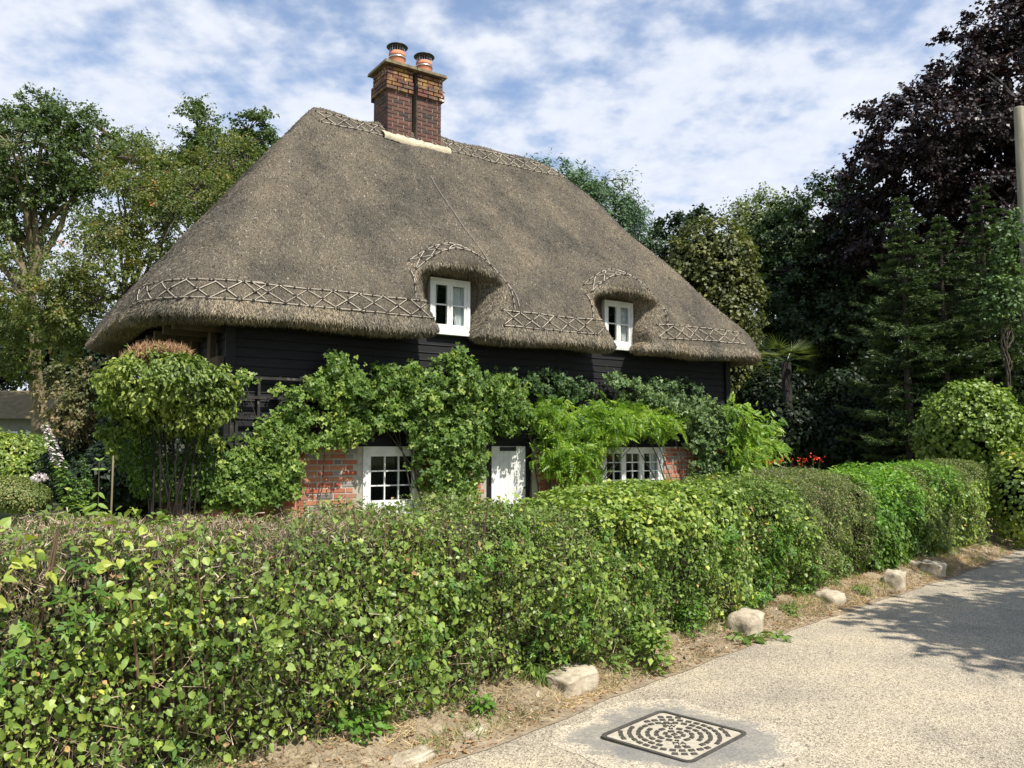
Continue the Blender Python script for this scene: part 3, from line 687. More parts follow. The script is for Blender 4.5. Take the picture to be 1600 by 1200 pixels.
def band(fn, u0, u1, w0, w1, step, both=True):
    n = max(2, int(round((u1-u0)/step))); du = (u1-u0)/n
    j = lambda s=0.02: random.uniform(-s, s)
    for i in range(n):
        a, b = u0+i*du, u0+(i+1)*du
        rod(fn, a+j(), w0+j(.008), b+0.03+j(), w0+j(.008)); rod(fn, a+j(), w1+j(.008), b+0.03+j(), w1+j(.008))
        rod(fn, a+j(.03), w0+j(), b+j(.03), w1+j()); rod(fn, a+j(.03), w1+j(), b+j(.03), w0+j(), 0.0066)
zc = lambda a, w_: w_ + 0.10*sst((a-0.5)/4)
def front(u, w_): 
    o_ = np.stack([u, np.full_like(u, -2.0), zc(u, w_)], -1); return o_, np.tile([0, 1.0, 0], (len(u), 1))
for a0_, a1_ in ((-4.1, -1.66), (-0.82, 1.60), (2.30, 4.85)):
    band(front, a0_, a1_, 3.38, 3.62, 0.36)
def leftband(u, w_):
    th = u; ax_ = -3.7; by = 0.9
    o_ = np.stack([ax_ - 3*np.sin(th), by - 3*np.cos(th), w_], -1)
    return o_, np.stack([np.sin(th), np.cos(th), 0*th], -1)
band(leftband, 0.18, 1.5, 3.38, 3.62, 0.22)
def ridgeband(u, w_):
    o_ = np.stack([u, -1.5 + 0*u, w_], -1); return o_, np.tile([0, 1.0, 0], (len(u), 1))
def far_(fn): return lambda u, w_: fn(u, w_)
_pj = project
def project(o, d, far=5.5, n=160): return _pj(o, d, far, n)
band(ridgeband, -2.2, 3.05, 7.02, 7.28, 0.30)
def ridgeback(u, w_):
    o_ = np.stack([u, WD+1.5 + 0*u, w_], -1); return o_, np.tile([0, -1.0, 0], (len(u), 1))
def hoodband(d):
    def fn(u, w_):
        x = d['ahi'] + u
        o_ = np.stack([x, -0.30 + w_, np.full_like(u, 5.6)], -1); return o_, np.tile([0, 0, -1.0], (len(u), 1))
    return fn
for d in DORM: band(hoodband(d), -0.72, 0.74, 0.03, 0.26, 0.26)
for d in DORM:
    for sgn in (-1, 1):
        def side(u, w_, d=d, sgn=sgn):
            o_ = np.stack([d['ahi'] + sgn*(0.80+0.06*(4.1-u)), np.full_like(u, -2.0), u], -1); return o_, np.tile([0, 1.0, 0], (len(u), 1))
        rod(side, 3.62, 0, 3.85, 0); rod(side, 3.83, 0, 4.06, 0)
# dark spar heads where the rods are pinned
mb = MB()
for P in rods:
    for q in P: mb.box(q - 0.011, q + 0.011)
mb.build('spar', M['spar'], roof, False, 'stuff')

# --- walls
mb = MB(); hbox(mb, A0, 0, 0, A1, 0.25, 1.62); hbox(mb, A0, WD-0.25, 0, A1, WD, 1.62); hbox(mb, A0, .25, 0, A0+.25, WD-.25, 1.62); hbox(mb, A1-.25, .25, 0, A1, WD-.25, 1.62)
# openings are cut by building the front wall from pieces
OPEN = [(-2.444, -1.571, 0.72, 1.60), (-0.46, 0.36, 0.0, 1.70), (1.78, 3.14, 0.78, 1.60)]
mb = MB()
hbox(mb, A0, WD-0.25, 0, A1, WD, 1.62); hbox(mb, A0, .25, 0, A0+.25, WD-.25, 1.62); hbox(mb, A1-.25, .25, 0, A1, WD-.25, 1.62)
xs = [A0] + [x for o_ in OPEN for x in (o_[0], o_[1])] + [A1]
for i in range(0, len(xs), 2): hbox(mb, xs[i], 0, 0, xs[i+1], 0.25, 1.62)
for a0_, a1_, z0_, z1_ in OPEN:
    if z0_ > 0: hbox(mb, a0_, 0, 0, a1_, 0.25, z0_)
    if z1_ < 1.6: hbox(mb, a0_, 0, z1_, a1_, 0.25, 1.62)
bw_ = part(mb, 'brick_wall', M['mortar'])
cub = MB().box((0, 0, 0), (1, 1, 1))
def brick_mesh(l, name='brick'):
    m_ = MB(); r_ = 0.004
    m_.box((0, -0.04, 0), (l, 0.012-0.012, 0.065)); 
    me = m_.mesh(name); 
    return me
def bev_brick(l, h=0.065, d=0.05, b=0.006):
    v = np.array([(0, 0, 0), (l, 0, 0), (l, 0, h), (0, 0, h), (b, -d, b), (l-b, -d, b), (l-b, -d, h-b), (b, -d, h-b)], float)
    me = bpy.data.meshes.new('brick'); me.from_pydata([tuple(x) for x in v], [], [(4, 5, 6, 7), (0, 1, 5, 4), (1, 2, 6, 5), (2, 3, 7, 6), (3, 0, 4, 7)]); return me
STR, HDR = bev_brick(0.215), bev_brick(0.102)
for m_ in (STR, HDR): m_.materials.append(M['brick'])
Rh = Matrix(((U[0], V[0], 0), (U[1], V[1], 0), (0, 0, 1)))
cells = []
for row in range(21):
    z = 0.03 + row*0.075
    x = A0 + (0 if row % 2 else 0.056); hd = row % 2 == 0
    while x < A1 - 0.1:
        l = 0.102 if hd else 0.215
        if x + l < A1 and not any(x + l > o_[0]-0.01 and x < o_[1]+0.01 and z+0.065 > o_[2]-.01 and z < o_[3] for o_ in OPEN): cells.append((x, z, hd))
        x += l + 0.0105; hd = not hd
def expo(c):
    x, z, h = c
    s_ = -abs(z-1.25)*1.5
    if -3.35 < x < -2.35: s_ += 6
    elif 3.05 < x < 3.9: s_ += 5
    elif -1.7 < x < -0.3: s_ += 3
    return s_
cells.sort(key=expo, reverse=True)
jb = MB()
for i, (x, z, hd) in enumerate(cells):
    if i < 290:
        o = bpy.data.objects.new('brick', HDR if hd else STR); COL.objects.link(o); o.parent = bw_
        pz = random.uniform(-0.003, 0.003)
        o.matrix_local = Matrix.Translation(Vector(hp(x, 0.042 + pz - 0.0, z) - CO)) @ (Rh @ Matrix.Rotation(random.uniform(-.012, .012), 3, 'Y')).to_4x4()
    else:
        l = 0.102 if hd else 0.215; hbox(jb, x, -0.008, z, x+l, 0.04, z+0.065)
for row in range(21):
    z = 0.03 + row*0.075; x = 0.06 if row % 2 else 0.0; hd = row % 2 == 0
    while x < WD - .25:
        l = 0.102 if hd else 0.215; hbox(jb, A0-.008, x, z, A0+.04, x+l, z+0.065); x += l+.0105; hd = not hd
part(jb, 'brickwork', M['brick'], bw_, False, 'stuff')
# lintel / sole timber between brick and boards
# --- upper timber wall with feather-edged boards
mb = MB(); hbox(mb, A0+.02, 0.04, 1.62, A1-.02, 0.2, 3.30); hbox(mb, A0+.02, .2, 1.62, A0+.2, WD-.02, 3.3); hbox(mb, A1-.2, .2, 1.62, A1-.02, WD-.02, 3.3); hbox(mb, A0+.2, WD-.2, 1.62, A1-.2, WD-.02, 3.3)
tw = part(mb, 'timber_wall', M['dark'])
def board(a0_, a1_, z0_, h, axis='a', const=0.0, sgn=-1, thick=0.026):
    n = 8; t_ = np.linspace(a0_, a1_, n); wv = 0.004*np.sin(t_*1.7+z0_*9)+random.uniform(-.003, .003)
    sec = [(0.038, 0.0), (-thick+.03, 0.0), (-thick+.034, 0.012), (0.02, h), (0.038, h)]
    v = []
    for i in range(n):
        for (bb, zz_) in sec:
            if axis == 'a': v.append((t_[i], const + bb, z0_+zz_+wv[i]))
            else: v.append((const - sgn*bb*1.0, t_[i], z0_+zz_+wv[i]))
    k = len(sec); f = []
    for i in range(n-1):
        for j in range(k): f.append((i*k+j, i*k+(j+1) % k, (i+1)*k+(j+1) % k, (i+1)*k+j))
    m_ = MB(); m_.add(hparr(v), f)
    for s0 in (0, (n-1)*k):
        m_.add(hparr([v[s0+j] for j in range(k)]), [(0, 1, 2), (0, 2, 4), (2, 3, 4)])
    return part(m_, 'board', M['board'], tw)
for i in range(15):
    z = 1.625 + i*0.112; j = random.uniform(-2.6, 3.2)
    board(A0-.02, j-.002, z, .125); board(j+.002, A1+.02, z, .125)
    if i % 2 == 0: board(0.06, WD, z, .125, 'b', A0, -1)
mb = MB()
hbox(mb, A0-.045, -.035, 1.6, A0+.07, 0.0, 3.2); part(mb, 'corner_post', M['board'])
mb = MB(); hbox(mb, A1-.07, -.035, 1.6, A1+.045, 0.0, 3.2); part(mb, 'corner_post', M['board'])
mb = MB()
for b0_ in (0.5, 1.5, 2.6, 3.7, 4.8): hbox(mb, A0-.10, b0_, 1.2, A0-.03, b0_+.14, 3.2)
hbox(mb, A0-.12, 0.05, 2.6, A0-.04, WD, 2.74)
part(mb, 'timber_stud', M['oldtimber'], tw)
mb = MB()
for b0_ in np.arange(0.2, 5.6, 0.55): hbox(mb, A0-.62, b0_, 3.06, A0, b0_+.08, 3.16)
part(mb, 'rafter_foot', M['oldtimber'])

# --- windows and door
def fbox(mb, a0_, z0_, a1_, z1_, b0_, b1_): return hbox(mb, a0_, b0_, z0_, a1_, b1_, z1_)
def window(a0_, a1_, z0_, z1_, casements, cols, rows, b=0.0, name='window', fw=0.055, sw=0.042, bar=0.018, curtain=None, sill=True, label=None, glass='glass'):
    mb = MB()
    fbox(mb, a0_, z0_, a0_+fw, z1_, b-.02, b+.07); fbox(mb, a1_-fw, z0_, a1_, z1_, b-.02, b+.07)
    fbox(mb, a0_+fw, z1_-fw, a1_-fw, z1_, b-.018, b+.07); fbox(mb, a0_+fw, z0_, a1_-fw, z0_+fw, b-.018, b+.07)
    w_ = part(mb, name, M['white'])
    if label: w_['label'] = label
    if sill:
        mb = MB(); fbox(mb, a0_-.03, z0_-.05, a1_+.03, z0_-.001, b-.07, b+.05); part(mb, 'sill', M['white'], w_)
    n = len(casements)
    for k, (c0, c1) in enumerate(casements):
        zl, zh = z0_+fw, z1_-fw
        mb = MB(); 
        fbox(mb, c0, zl, c0+sw, zh, b-.005, b+.04); fbox(mb, c1-sw, zl, c1, zh, b-.005, b+.04)
        fbox(mb, c0+sw, zl, c1-sw, zl+sw*1.3, b-.004, b+.04); fbox(mb, c0+sw, zh-sw, c1-sw, zh, b-.004, b+.04)
        part(mb, 'sash', M['white'], w_)
        gx0, gx1, gz0, gz1 = c0+sw, c1-sw, zl+sw*1.3, zh-sw
        px_ = np.linspace(gx0, gx1, cols+1); pz_ = np.linspace(gz0, gz1, rows+1)
        for x in px_[1:-1]:
            mb = MB(); fbox(mb, x-bar/2, gz0, x+bar/2, gz1, b+.002, b+.03); part(mb, 'glazing_bar', M['white'], w_)
        for z in pz_[1:-1]:
            for i in range(cols):
                mb = MB(); fbox(mb, px_[i]+(bar/2 if i else 0), z-bar/2, px_[i+1]-(bar/2 if i < cols-1 else 0), z+bar/2, b+.002, b+.03); part(mb, 'glazing_bar', M['white'], w_)
        for i in range(cols):
            for j in range(rows):
                mb = MB(); fbox(mb, px_[i], pz_[j], px_[i+1]-.001, pz_[j+1]-.001, b+.014, b+.018)
                part(mb, 'pane', M[glass], w_)
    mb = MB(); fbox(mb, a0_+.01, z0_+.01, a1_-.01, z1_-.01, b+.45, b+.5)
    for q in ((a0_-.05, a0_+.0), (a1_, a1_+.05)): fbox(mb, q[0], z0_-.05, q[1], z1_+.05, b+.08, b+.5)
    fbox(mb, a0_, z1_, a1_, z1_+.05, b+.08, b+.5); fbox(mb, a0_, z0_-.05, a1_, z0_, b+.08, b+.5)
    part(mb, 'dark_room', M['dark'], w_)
    if curtain:
        for (c0, c1, t0, t1) in curtain:
            n_ = 28; u_ = np.linspace(0, 1, n_); zs_ = np.linspace(z0_+.03, z1_-.04, 8); A = []
            for z in zs_:
                f = (z-z0_)/(z1_-z0_); a_l = c0 + (t0-c0)*(1-f); a_r = c1 + (t1-c1)*(1-f)
                x = a_l + (a_r-a_l)*u_; bb = b + .075 + .014*np.sin(u_*30+f*2)
                A.append(np.stack([x, bb, np.full(n_, z)], -1))
            A = np.array(A); me = gridmesh('curtain', (hparr(A.reshape(-1, 3))-CO).reshape(A.shape)); new_obj('curtain', me, M['curtain'], w_)
    return w_
window(-2.444, -1.571, 0.74, 1.62, [(-2.36, -1.655)], 3, 3, fw=0.10, sw=0.035, curtain=None)
window(1.78, 3.14, 0.80, 1.61, [(1.835, 2.255), (2.258, 2.662), (2.665, 3.085)], 2, 4, curtain=[(2.68, 2.80, 2.68, 2.78), (2.95, 3.08, 2.98, 3.08), (1.85, 1.93, 1.85, 1.9)], sw=.05)
for (a0_, a1_) in ((-1.437, -0.764), (1.854, 2.494)):
    mid_ = (a0_+a1_)/2
    window(a0_, a1_, 3.29, 4.07, [(a0_+.05, mid_-.002), (mid_+.002, a1_-.05)], 1, 2, b=0.0, name='dormer_window', fw=.05, sw=.045, glass='sheen',
           curtain=[(mid_+.04, a1_-.07, mid_+.14, a1_-.07), (a0_+.08, a0_+.17, a0_+.08, a0_+.13)])
    mb = MB(); hbox(mb, a0_-.30, .05, 3.2, a0_-.001, .20, 3.98); hbox(mb, a1_+.001, .05, 3.2, a1_+.30, .20, 3.98); hbox(mb, a0_-.001, .05, 4.071, a1_+.001, .20, 4.16)
    part(mb, 'dormer_cheek', M['oldtimber'])
# door
mb = MB(); hbox(mb, -0.46, -.01, 0, -.375, .14, 1.72); hbox(mb, .268, -.01, 0, .36, .14, 1.72); hbox(mb, -.375, -.008, 1.675, .268, .14, 1.72)
part(mb, 'door_frame', M['board'])
mb = MB(); hbox(mb, -.372, .03, 0.02, .265, .07, 1.672); dr = part(mb, 'door', M['white'])
for x0_ in np.linspace(-.372, .265, 5)[:-1]:
    mb = MB(); hbox(mb, x0_+.002, .02, .03, x0_+.157, .0295, 1.665); part(mb, 'plank', M['white'], dr)
mb = MB(); hbox(mb, -.21, .008, 1.555, .08, .0195, 1.615); part(mb, 'letter_slot', M['iron'], dr)
mb = MB(); c = hp(.235, -.012, 1.0); mb.lathe([(0, -.02), (.014, -.018), (.02, -.006), (.016, .01), (0, .014)], c, 14); part(mb, 'knob', M['iron'], dr, True)
mb = MB(); hbox(mb, -.5, -.03, 1.722, .42, .03, 1.80); part(mb, 'lintel', M['board'])

CHZ = 0.17; CHA = -0.05
_hp, _hparr, _hbox = hp, hparr, hbox
def hp(a, b, z): return _hp(a+CHA, b, z+CHZ)
def hparr(P): return _hparr(np.asarray(P, float) + np.array([CHA, 0, CHZ]))
def hv(v): return hparr(v)
# --- chimney
ch = MB(); hbox(ch, -.897, 2.507, 6.2, -.425, 3.05, 8.2); hbox(ch, -.325, 2.507, 6.2, .169, 3.05, 8.2)
chim = part(ch, 'chimney', M['dmortar'])
gv = MB(); hbox(gv, -.425, 2.78, 6.2, -.325, 2.95, 8.19); part(gv, 'recess_shade', M['dark'], chim)  # groove shade is put into the near-black colour of this strip
def cb(l, mat):
    me = bev_brick(l, 0.062, 0.045, 0.005).copy(); me.name = 'brick'; me.materials.append(mat); return me
CB = {}
def lay(a, b, z, l, face, mat, h=.062):
    key = (round(l, 3), mat); 
    if key not in CB: CB[key] = cb(l, M[mat])
    o = bpy.data.objects.new('brick', CB[key]); COL.objects.link(o); o.parent = chim
    R0 = {'f': 0, 'l': -math.pi/2, 'r': math.pi/2, 'b': math.pi}[face]
    o.matrix_local = Matrix.Translation(Vector(hp(a, b, z)-CO)) @ (Rh @ Matrix.Rotation(R0, 3, 'Z') @ Matrix.Rotation(random.uniform(-.01, .01), 3, 'Y')).to_4x4()
def course(x0_, x1_, row, fn):
    x = x0_; first = 0.10 if row % 2 else 0.205
    while x < x1_ - 0.03:
        l = min(first, x1_-x); 
        if x1_-(x+l) < 0.05: l = x1_-x
        fn(x, round(l, 3)); x += l + .011; first = .205
for row in range(20):
    z = 6.90 + row*.0715
    if z > 8.19: break
    q = 0.0; mat = 'cbrick'
    if z > 7.70: q = .045; mat = 'lbrick'
    if z > 7.92: q = .02
    if z > 8.12: q = .035
    for (s0, s1) in ((-.904, -.425), (-.325, .176)):
        a0_ = s0-(q if s0 < -.5 else q*.2); a1_ = s1+(q if s1 > 0 else q*.2)
        course(a0_, a1_, row, lambda x, l: lay(x, 2.542-q, z, l, 'f', mat))
    course(2.56-q, 3.06+q, row, lambda x, l: lay(-.86-q, x+l, z, l, 'l', mat))
    course(2.56-q, 3.06+q, row, lambda x, l: lay(.13+q, x, z, l, 'r', mat))
bk = MB(); hbox(bk, -.904, 3.0501, 6.5, .176, 3.07, 8.19); hbox(bk, -.93, 2.47, 7.70, -.40, 3.0499, 7.90) if False else None
hbox(bk, -.95, 3.071, 7.70, .22, 3.10, 7.92)
part(bk, 'rear_brickwork', M['cbrick'], chim)
mb = MB()
for (x0_, x1_) in ((-1.00, -.372), (-.366, .25)):
    v = [(x0_, 2.40, 8.20), (x1_, 2.40, 8.20), (x1_, 3.17, 8.20), (x0_, 3.17, 8.20), (x0_+.01, 2.41, 8.255), (x1_-.01, 2.41, 8.255), (x1_-.01, 3.16, 8.255), (x0_+.01, 3.16, 8.255), (x0_+.10, 2.55, 8.29), (x1_-.1, 2.55, 8.29), (x1_-.1, 3.02, 8.29), (x0_+.1, 3.02, 8.29)]
    mb.add(hparr(v), [(0, 3, 2, 1), (0, 1, 5, 4), (1, 2, 6, 5), (2, 3, 7, 6), (3, 0, 4, 7), (4, 5, 9, 8), (5, 6, 10, 9), (6, 7, 11, 10), (7, 4, 8, 11), (8, 9, 10, 11)])
part(mb, 'cap_slab', M['capstone'], chim)
def pot(a, b, z, h, rr):
    c = hp(a, b, 0)
    mb = MB(); mb.lathe([(rr*1.08, z), (rr*1.05, z+h*.1), (rr*.97, z+h*.7), (rr*1.06, z+h*.74), (rr*1.06, z+h*.9), (rr*1.0, z+h*.92), (rr*1.02, z+h), (rr*.84, z+h), (rr*.8, z+.02)], c, 24); p_ = part(mb, 'chimney_pot', M['pot'], chim, True)
    mb = MB(); mb.lathe([(rr*1.08, z+h*.60), (rr*1.10, z+h*.60), (rr*1.10, z+h*.69), (rr*1.08, z+h*.69)], c, 24); part(mb, 'steel_band', M['steel'], chim, True)
    mb = MB()
    for k in range(18):
        an = k/18*2*math.pi; q = c + np.array([rr*.9*math.cos(an), rr*.9*math.sin(an), 0]); mb.tube([q+[0, 0, z+h-.02], q+[0, 0, z+h+.13]], .0035 if k % 6 else .009, 4)
    part(mb, 'cowl_cage', M['steel'], chim)
    mb = MB(); mb.lathe([(0.0, z+h+.165), (rr*.7, z+h+.155), (rr*1.25, z+h+.12), (rr*1.34, z+h+.105), (rr*1.30, z+h+.10), (rr*.6, z+h+.13), (0, z+h+.135)], c, 28); part(mb, 'cowl_cap', M['cowl'], chim, True)
pot(-.62, 2.72, 8.27, .30, .145); pot(-.07, 2.72, 8.27, .27, .145)
mb = MB(); n_ = 26
sec = [(2.37, 6.76), (2.345, 6.82), (2.40, 6.89), (2.49, 6.95), (2.52, 6.78)]
A = []
for i in range(n_):
    x = -1.02 + i/(n_-1)*1.33; A.append([hp(x, bb + random.uniform(-.012, .012), zz_ + 0.03*math.exp(-((x+.9)/.3)**2) + random.uniform(-.012, .012)) for bb, zz_ in sec])
me = gridmesh('flashing', np.array(A)-CO); new_obj('flashing', me, M['cream'], chim)
mb = MB(); P_ = [hp(-.99, 2.6+.02*i, 8.28+.05*math.sin(i)) for i in range(4)]; 
hp, hparr = _hp, _hparr
def hv(v): return hparr(v)
# wire netting seam over the thatch
P_, ok = project(np.stack([np.linspace(-0.5, -0.15, 30), np.full(30, -2.0), np.linspace(6.2, 3.7, 30)], -1), np.tile([0, 1.0, 0], (30, 1)))
mb = MB(); mb.tube(hparr(P_ + grad(P_)*.02), .006, 4); part(mb, 'wire_seam', simple('dull_wire', [(0.3, (0.22, 0.21, 0.19)), (0.7, (0.3, 0.28, 0.25))], 5, .5, 0, metal=.3), roof)

# ------------------------------------------------------------------ roadside hedge
HE0 = E0 + NB*0.28
def hline(s):
    s = np.asarray(s, float); q = HE0[None] + s[:, None]*DIR
    return q + (np.interp(s, [-6, 0, 2.5, 4.5, 9, 12.5], [.12, .10, .12, .27, .31, .33]) + 0.02*np.sin(s*2.1+1))[:, None]*NB
def hheight(s):
    s = np.asarray(s, float)
    return 1.185 + 0.03*sst((1.2-s)/1.5) + 0.09*sst((s-1.8)/5) + 0.018*np.sin(s*2.2) + 0.018*np.sin(s*5.1+2) + 0.06*sst((s-9.5)/2)
HD = 0.95
cl0 = lambda x: np.clip(x, 0, 1)
def hedge_pts(n, s0, s1, r, q0=0.0, q1=1.0, inset=0.16):
    "points on the clipped hedge shell: q 0..0.56 the road face, 0.56..0.86 the top, ..1 the garden face"
    s = r.uniform(s0, s1, n); q = r.uniform(q0, q1, n); H = hheight(s)
    P2 = hline(s); face = q < 0.56; top = (q >= 0.56) & (q < 0.86); back = q >= 0.86
    z = np.where(face, 0.06 + (H-0.06)*q/0.56, np.where(top, H, H*(1-(q-.86)/.14)))
    d = np.where(face, 0, np.where(top, (q-.56)/.30*HD, HD))
    zz_ = np.clip(z/H, 0, 1)
    bul = (0.10*np.sin(cl0(zz_-.08)*math.pi/.92) - .06*cl0(1-zz_/.15))*face - 0.14*(zz_ > .8)*((zz_-.8)/.2)**2*face
    z = z - 0.07*np.maximum(0, 1-d/0.16)*top*1.0 + 0.035*np.sin(d*3.2)*top
    nz = 0.05*np.sin(s*3.3+z*4) + 0.05*np.sin(s*7.1-z*6+1)*np.cos(z*5+s) + 0.04*np.sin(s*13+z*11)*np.cos(s*5-z*9) + .02*np.sin(s*24+z*3)*np.sin(z*21-s*4)
    nrm2 = np.where(face, -1.0, np.where(top, 0.0, 1.0))
    dep = r.random(n)**1.3*inset
    outw = bul + nz
    d2 = d - np.where(face, outw - dep, 0) + np.where(back, outw*0.5 - dep, 0)
    z = z + np.where(top, nz*0.6 - dep, 0)
    P = np.concatenate([P2 + NB[None]*d2[:, None], z[:, None]], 1)
    nr = np.zeros((n, 3)); nr[:, :2] = NB[None]*nrm2[:, None]; nr[:, 2] = np.where(top, 1.0, 0.25)
    nr[face & (zz_ > 0.85), 2] = 1.0
    return P, unit(nr), s, z, q
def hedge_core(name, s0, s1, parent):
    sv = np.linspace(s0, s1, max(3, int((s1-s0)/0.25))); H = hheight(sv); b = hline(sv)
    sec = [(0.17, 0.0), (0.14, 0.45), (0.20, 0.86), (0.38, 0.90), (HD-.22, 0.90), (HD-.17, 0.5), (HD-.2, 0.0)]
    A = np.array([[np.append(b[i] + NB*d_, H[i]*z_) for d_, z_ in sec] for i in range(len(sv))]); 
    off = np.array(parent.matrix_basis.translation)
    new_obj(name, gridmesh(name, A - off), M['core'], parent)  # solid core without twigs, added so light cannot pass through the hedge
def hedge_thing(name, label, s0, s1):
    c = hline(np.array([(s0+s1)/2]))[0]
    t = thing(name, label, 'hedge', (c[0] + NB[0]*.45, c[1] + NB[1]*.45, 0)); hedge_core('dark_core', s0, s1, t); return t
def pick(P, nr, keep): return P[keep], nr[keep]
down = np.array([0, 0, -1.0])
HSPRITE = {}
def hleaves(t, name, n, s0, s1, size, tmpl, mat, r, q0=0, q1=.95, prob=None, inset=.16, jit=.55, axis=None, tintf=None, lift=0.0):
    P, nr, s, z, q = hedge_pts(n, s0, s1, r, q0, q1, inset)
    k = np.ones(n, bool) if prob is None else (r.random(n) < prob(s, z, q))
    P, nr, s, z, q = P[k], nr[k], s[k], z[k], q[k]; P = P + nr*lift
    ax_ = down*0.9 + nr*0.5 if axis is None else axis
    fr = leaf_frames(P, nr + np.array([0, 0, .35]), ax_, jit, r)
    tn = np.clip(r.normal(.5, .22, len(P)), 0, 1) if tintf is None else tintf(s, z, q, r)
    return leaves(name, P, fr, size*r.uniform(.55, 1.25, len(P)), tmpl, M[mat], t, tn)
r = np.random.default_rng(21)
nse = lambda s, z, f, o: 0.5 + 0.5*np.sin(s*f + 2*np.sin(z*f*.8+o) + o)*np.cos(z*f*.9 - s*.7*f + o*2)
cl_ = lambda x: np.clip(x, 0, 1)
# section 1: mixed ivy and bramble, clipped woody top
h1 = hedge_thing('mixed_hedge', 'nearest clipped hedge of ivy, bramble and bindweed with bare brown twigs along its top', -6.0, 2.35)
woody = lambda s, z, q: cl_(1.05 - (s-(-0.7))/1.5)*sst((z-(.98 - .16*cl_(-(s+.6)) - .07*np.sin(s*6)))/.16)*(.75+.25*nse(s, z, 5, 1))
def p_main(s, z, q): return cl_(1 - 0.93*woody(s, z, q))*cl_(0.35 + z*1.6)
hleaves(h1, 'foliage', 82000, -6, 2.35, .027, RH, 'ivy', r, prob=lambda s, z, q: p_main(s, z, q)*cl_(.45+nse(s, z, 3.6, 1)), jit=.95, tintf=lambda s, z, q, r: cl_(r.normal(.38, .2, len(s))+.3*(nse(s, z, 2.2, 3)-.5)))
hleaves(h1, 'foliage', 26000, -6, 2.35, .036, HT, 'ivy', r, prob=lambda s, z, q: p_main(s, z, q)*cl_(1.6*nse(s, z, 3.1, 4)-.3), jit=.85, tintf=lambda s, z, q, r: cl_(r.normal(.48, .2, len(s))), lift=.02)
hleaves(h1, 'round_foliage', 9000, -6, 2.35, .036, T_oval(.48, .06, .05), 'rose', r, prob=lambda s, z, q: p_main(s, z, q)*(nse(s, z, 2.4, 6) > .62), jit=.7, tintf=lambda s, z, q, r: cl_(r.normal(.45, .15, len(s))), lift=.03)
hleaves(h1, 'fine_foliage', 36000, -6, 2.35, .020, RH, 'olive', r, q0=.3, jit=.95, prob=lambda s, z, q: cl_((s+.3)/1.2)*sst((z-.7)/.3)*.9+.15*(z > .4))
hleaves(h1, 'nettle_foliage', 1500, -6, 2.35, .052, RS, 'laurel', r, q0=0, q1=.5, prob=lambda s, z, q: (nse(s, z, 3.1, 7) > .55)*1.0, jit=.45, lift=.05, tintf=lambda s, z, q, r: cl_(r.normal(.3, .15, len(s))))
hleaves(h1, 'shoot_foliage', 2600, -6, 2.35, .040, RS, 'rose', r, q0=0, q1=.8, prob=lambda s, z, q: p_main(s, z, q)*(nse(s, z, 4.1, 2) > .4), jit=.6, lift=.03, tintf=lambda s, z, q, r: cl_(r.normal(.6, .2, len(s))))
hleaves(h1, 'yellow_foliage', 6500, -6, 1.0, .035, HT, 'yellow', r, q0=.1, q1=.75, prob=lambda s, z, q: (nse(s, z, 2.3, 9) > .8)*cl_(.9-(s+1)*.5) + .015, jit=.7, lift=.03, tintf=lambda s, z, q, r: cl_(r.normal(.25, .22, len(s))))
hleaves(h1, 'dead_foliage', 3000, -6, 2.35, .03, OV, 'brown', r, prob=lambda s, z, q: (nse(s, z, 4.5, 2) > .8)*1.0+.1, lift=.01)
def htwigs(t, n, s0, s1, L, W, r, q0, q1, prob=None, updir=1.0, out=0.5, mat='twig', jj=.62):
    P, nr, s, z, q = hedge_pts(n, s0, s1, r, q0, q1, .10)
    if prob is not None: k = r.random(n) < prob(s, z, q); P, nr = P[k], nr[k]
    D = nr*out + np.array([0, 0, updir]) + r.normal(0, jj, P.shape)
    P = P - unit(D)*0.04
    return blades('twig', P, D, r.uniform(*L, len(P)), r.uniform(*W, len(P)), M[mat], t)
htwigs(h1, 60000, -6, 2.35, (.02, .07), (.002, .0065), r, .36, .9, lambda s, z, q: cl_(woody(s, z, q)+.10), .35, .7)
hleaves(h1, 'sparse_foliage', 12000, -6, 2.35, .022, RH, 'ivytree', r, q0=.36, q1=.9, jit=.9, prob=woody)
htwigs(h1, 12000, -6, 2.35, (.05, .16), (.002, .005), r, .0, .6, lambda s, z, q: cl_(.25+(1-z*1.2)), .3, .5)
mb = MB()
for k in range(70):
    s_ = random.uniform(-3.5, 1.0); b = hline(np.array([s_]))[0]; z0 = random.uniform(.25, .8); d0 = random.uniform(-.02, .1)
    p0 = np.append(b + NB*d0, z0); p1 = p0 + np.array([random.uniform(-.1, .1), random.uniform(-.1, .1), random.uniform(.3, .6)])
    p1[2] = min(p1[2], 1.27); mb.tube(bez(p0, (p0+p1)/2 + np.random.normal(0, .03, 3), p1, 6) - np.array(h1.location), [.008, .0075, .007, .006, .005, .004], 5, False)
mb.build('branch', M['twig'], h1, True, 'stuff')

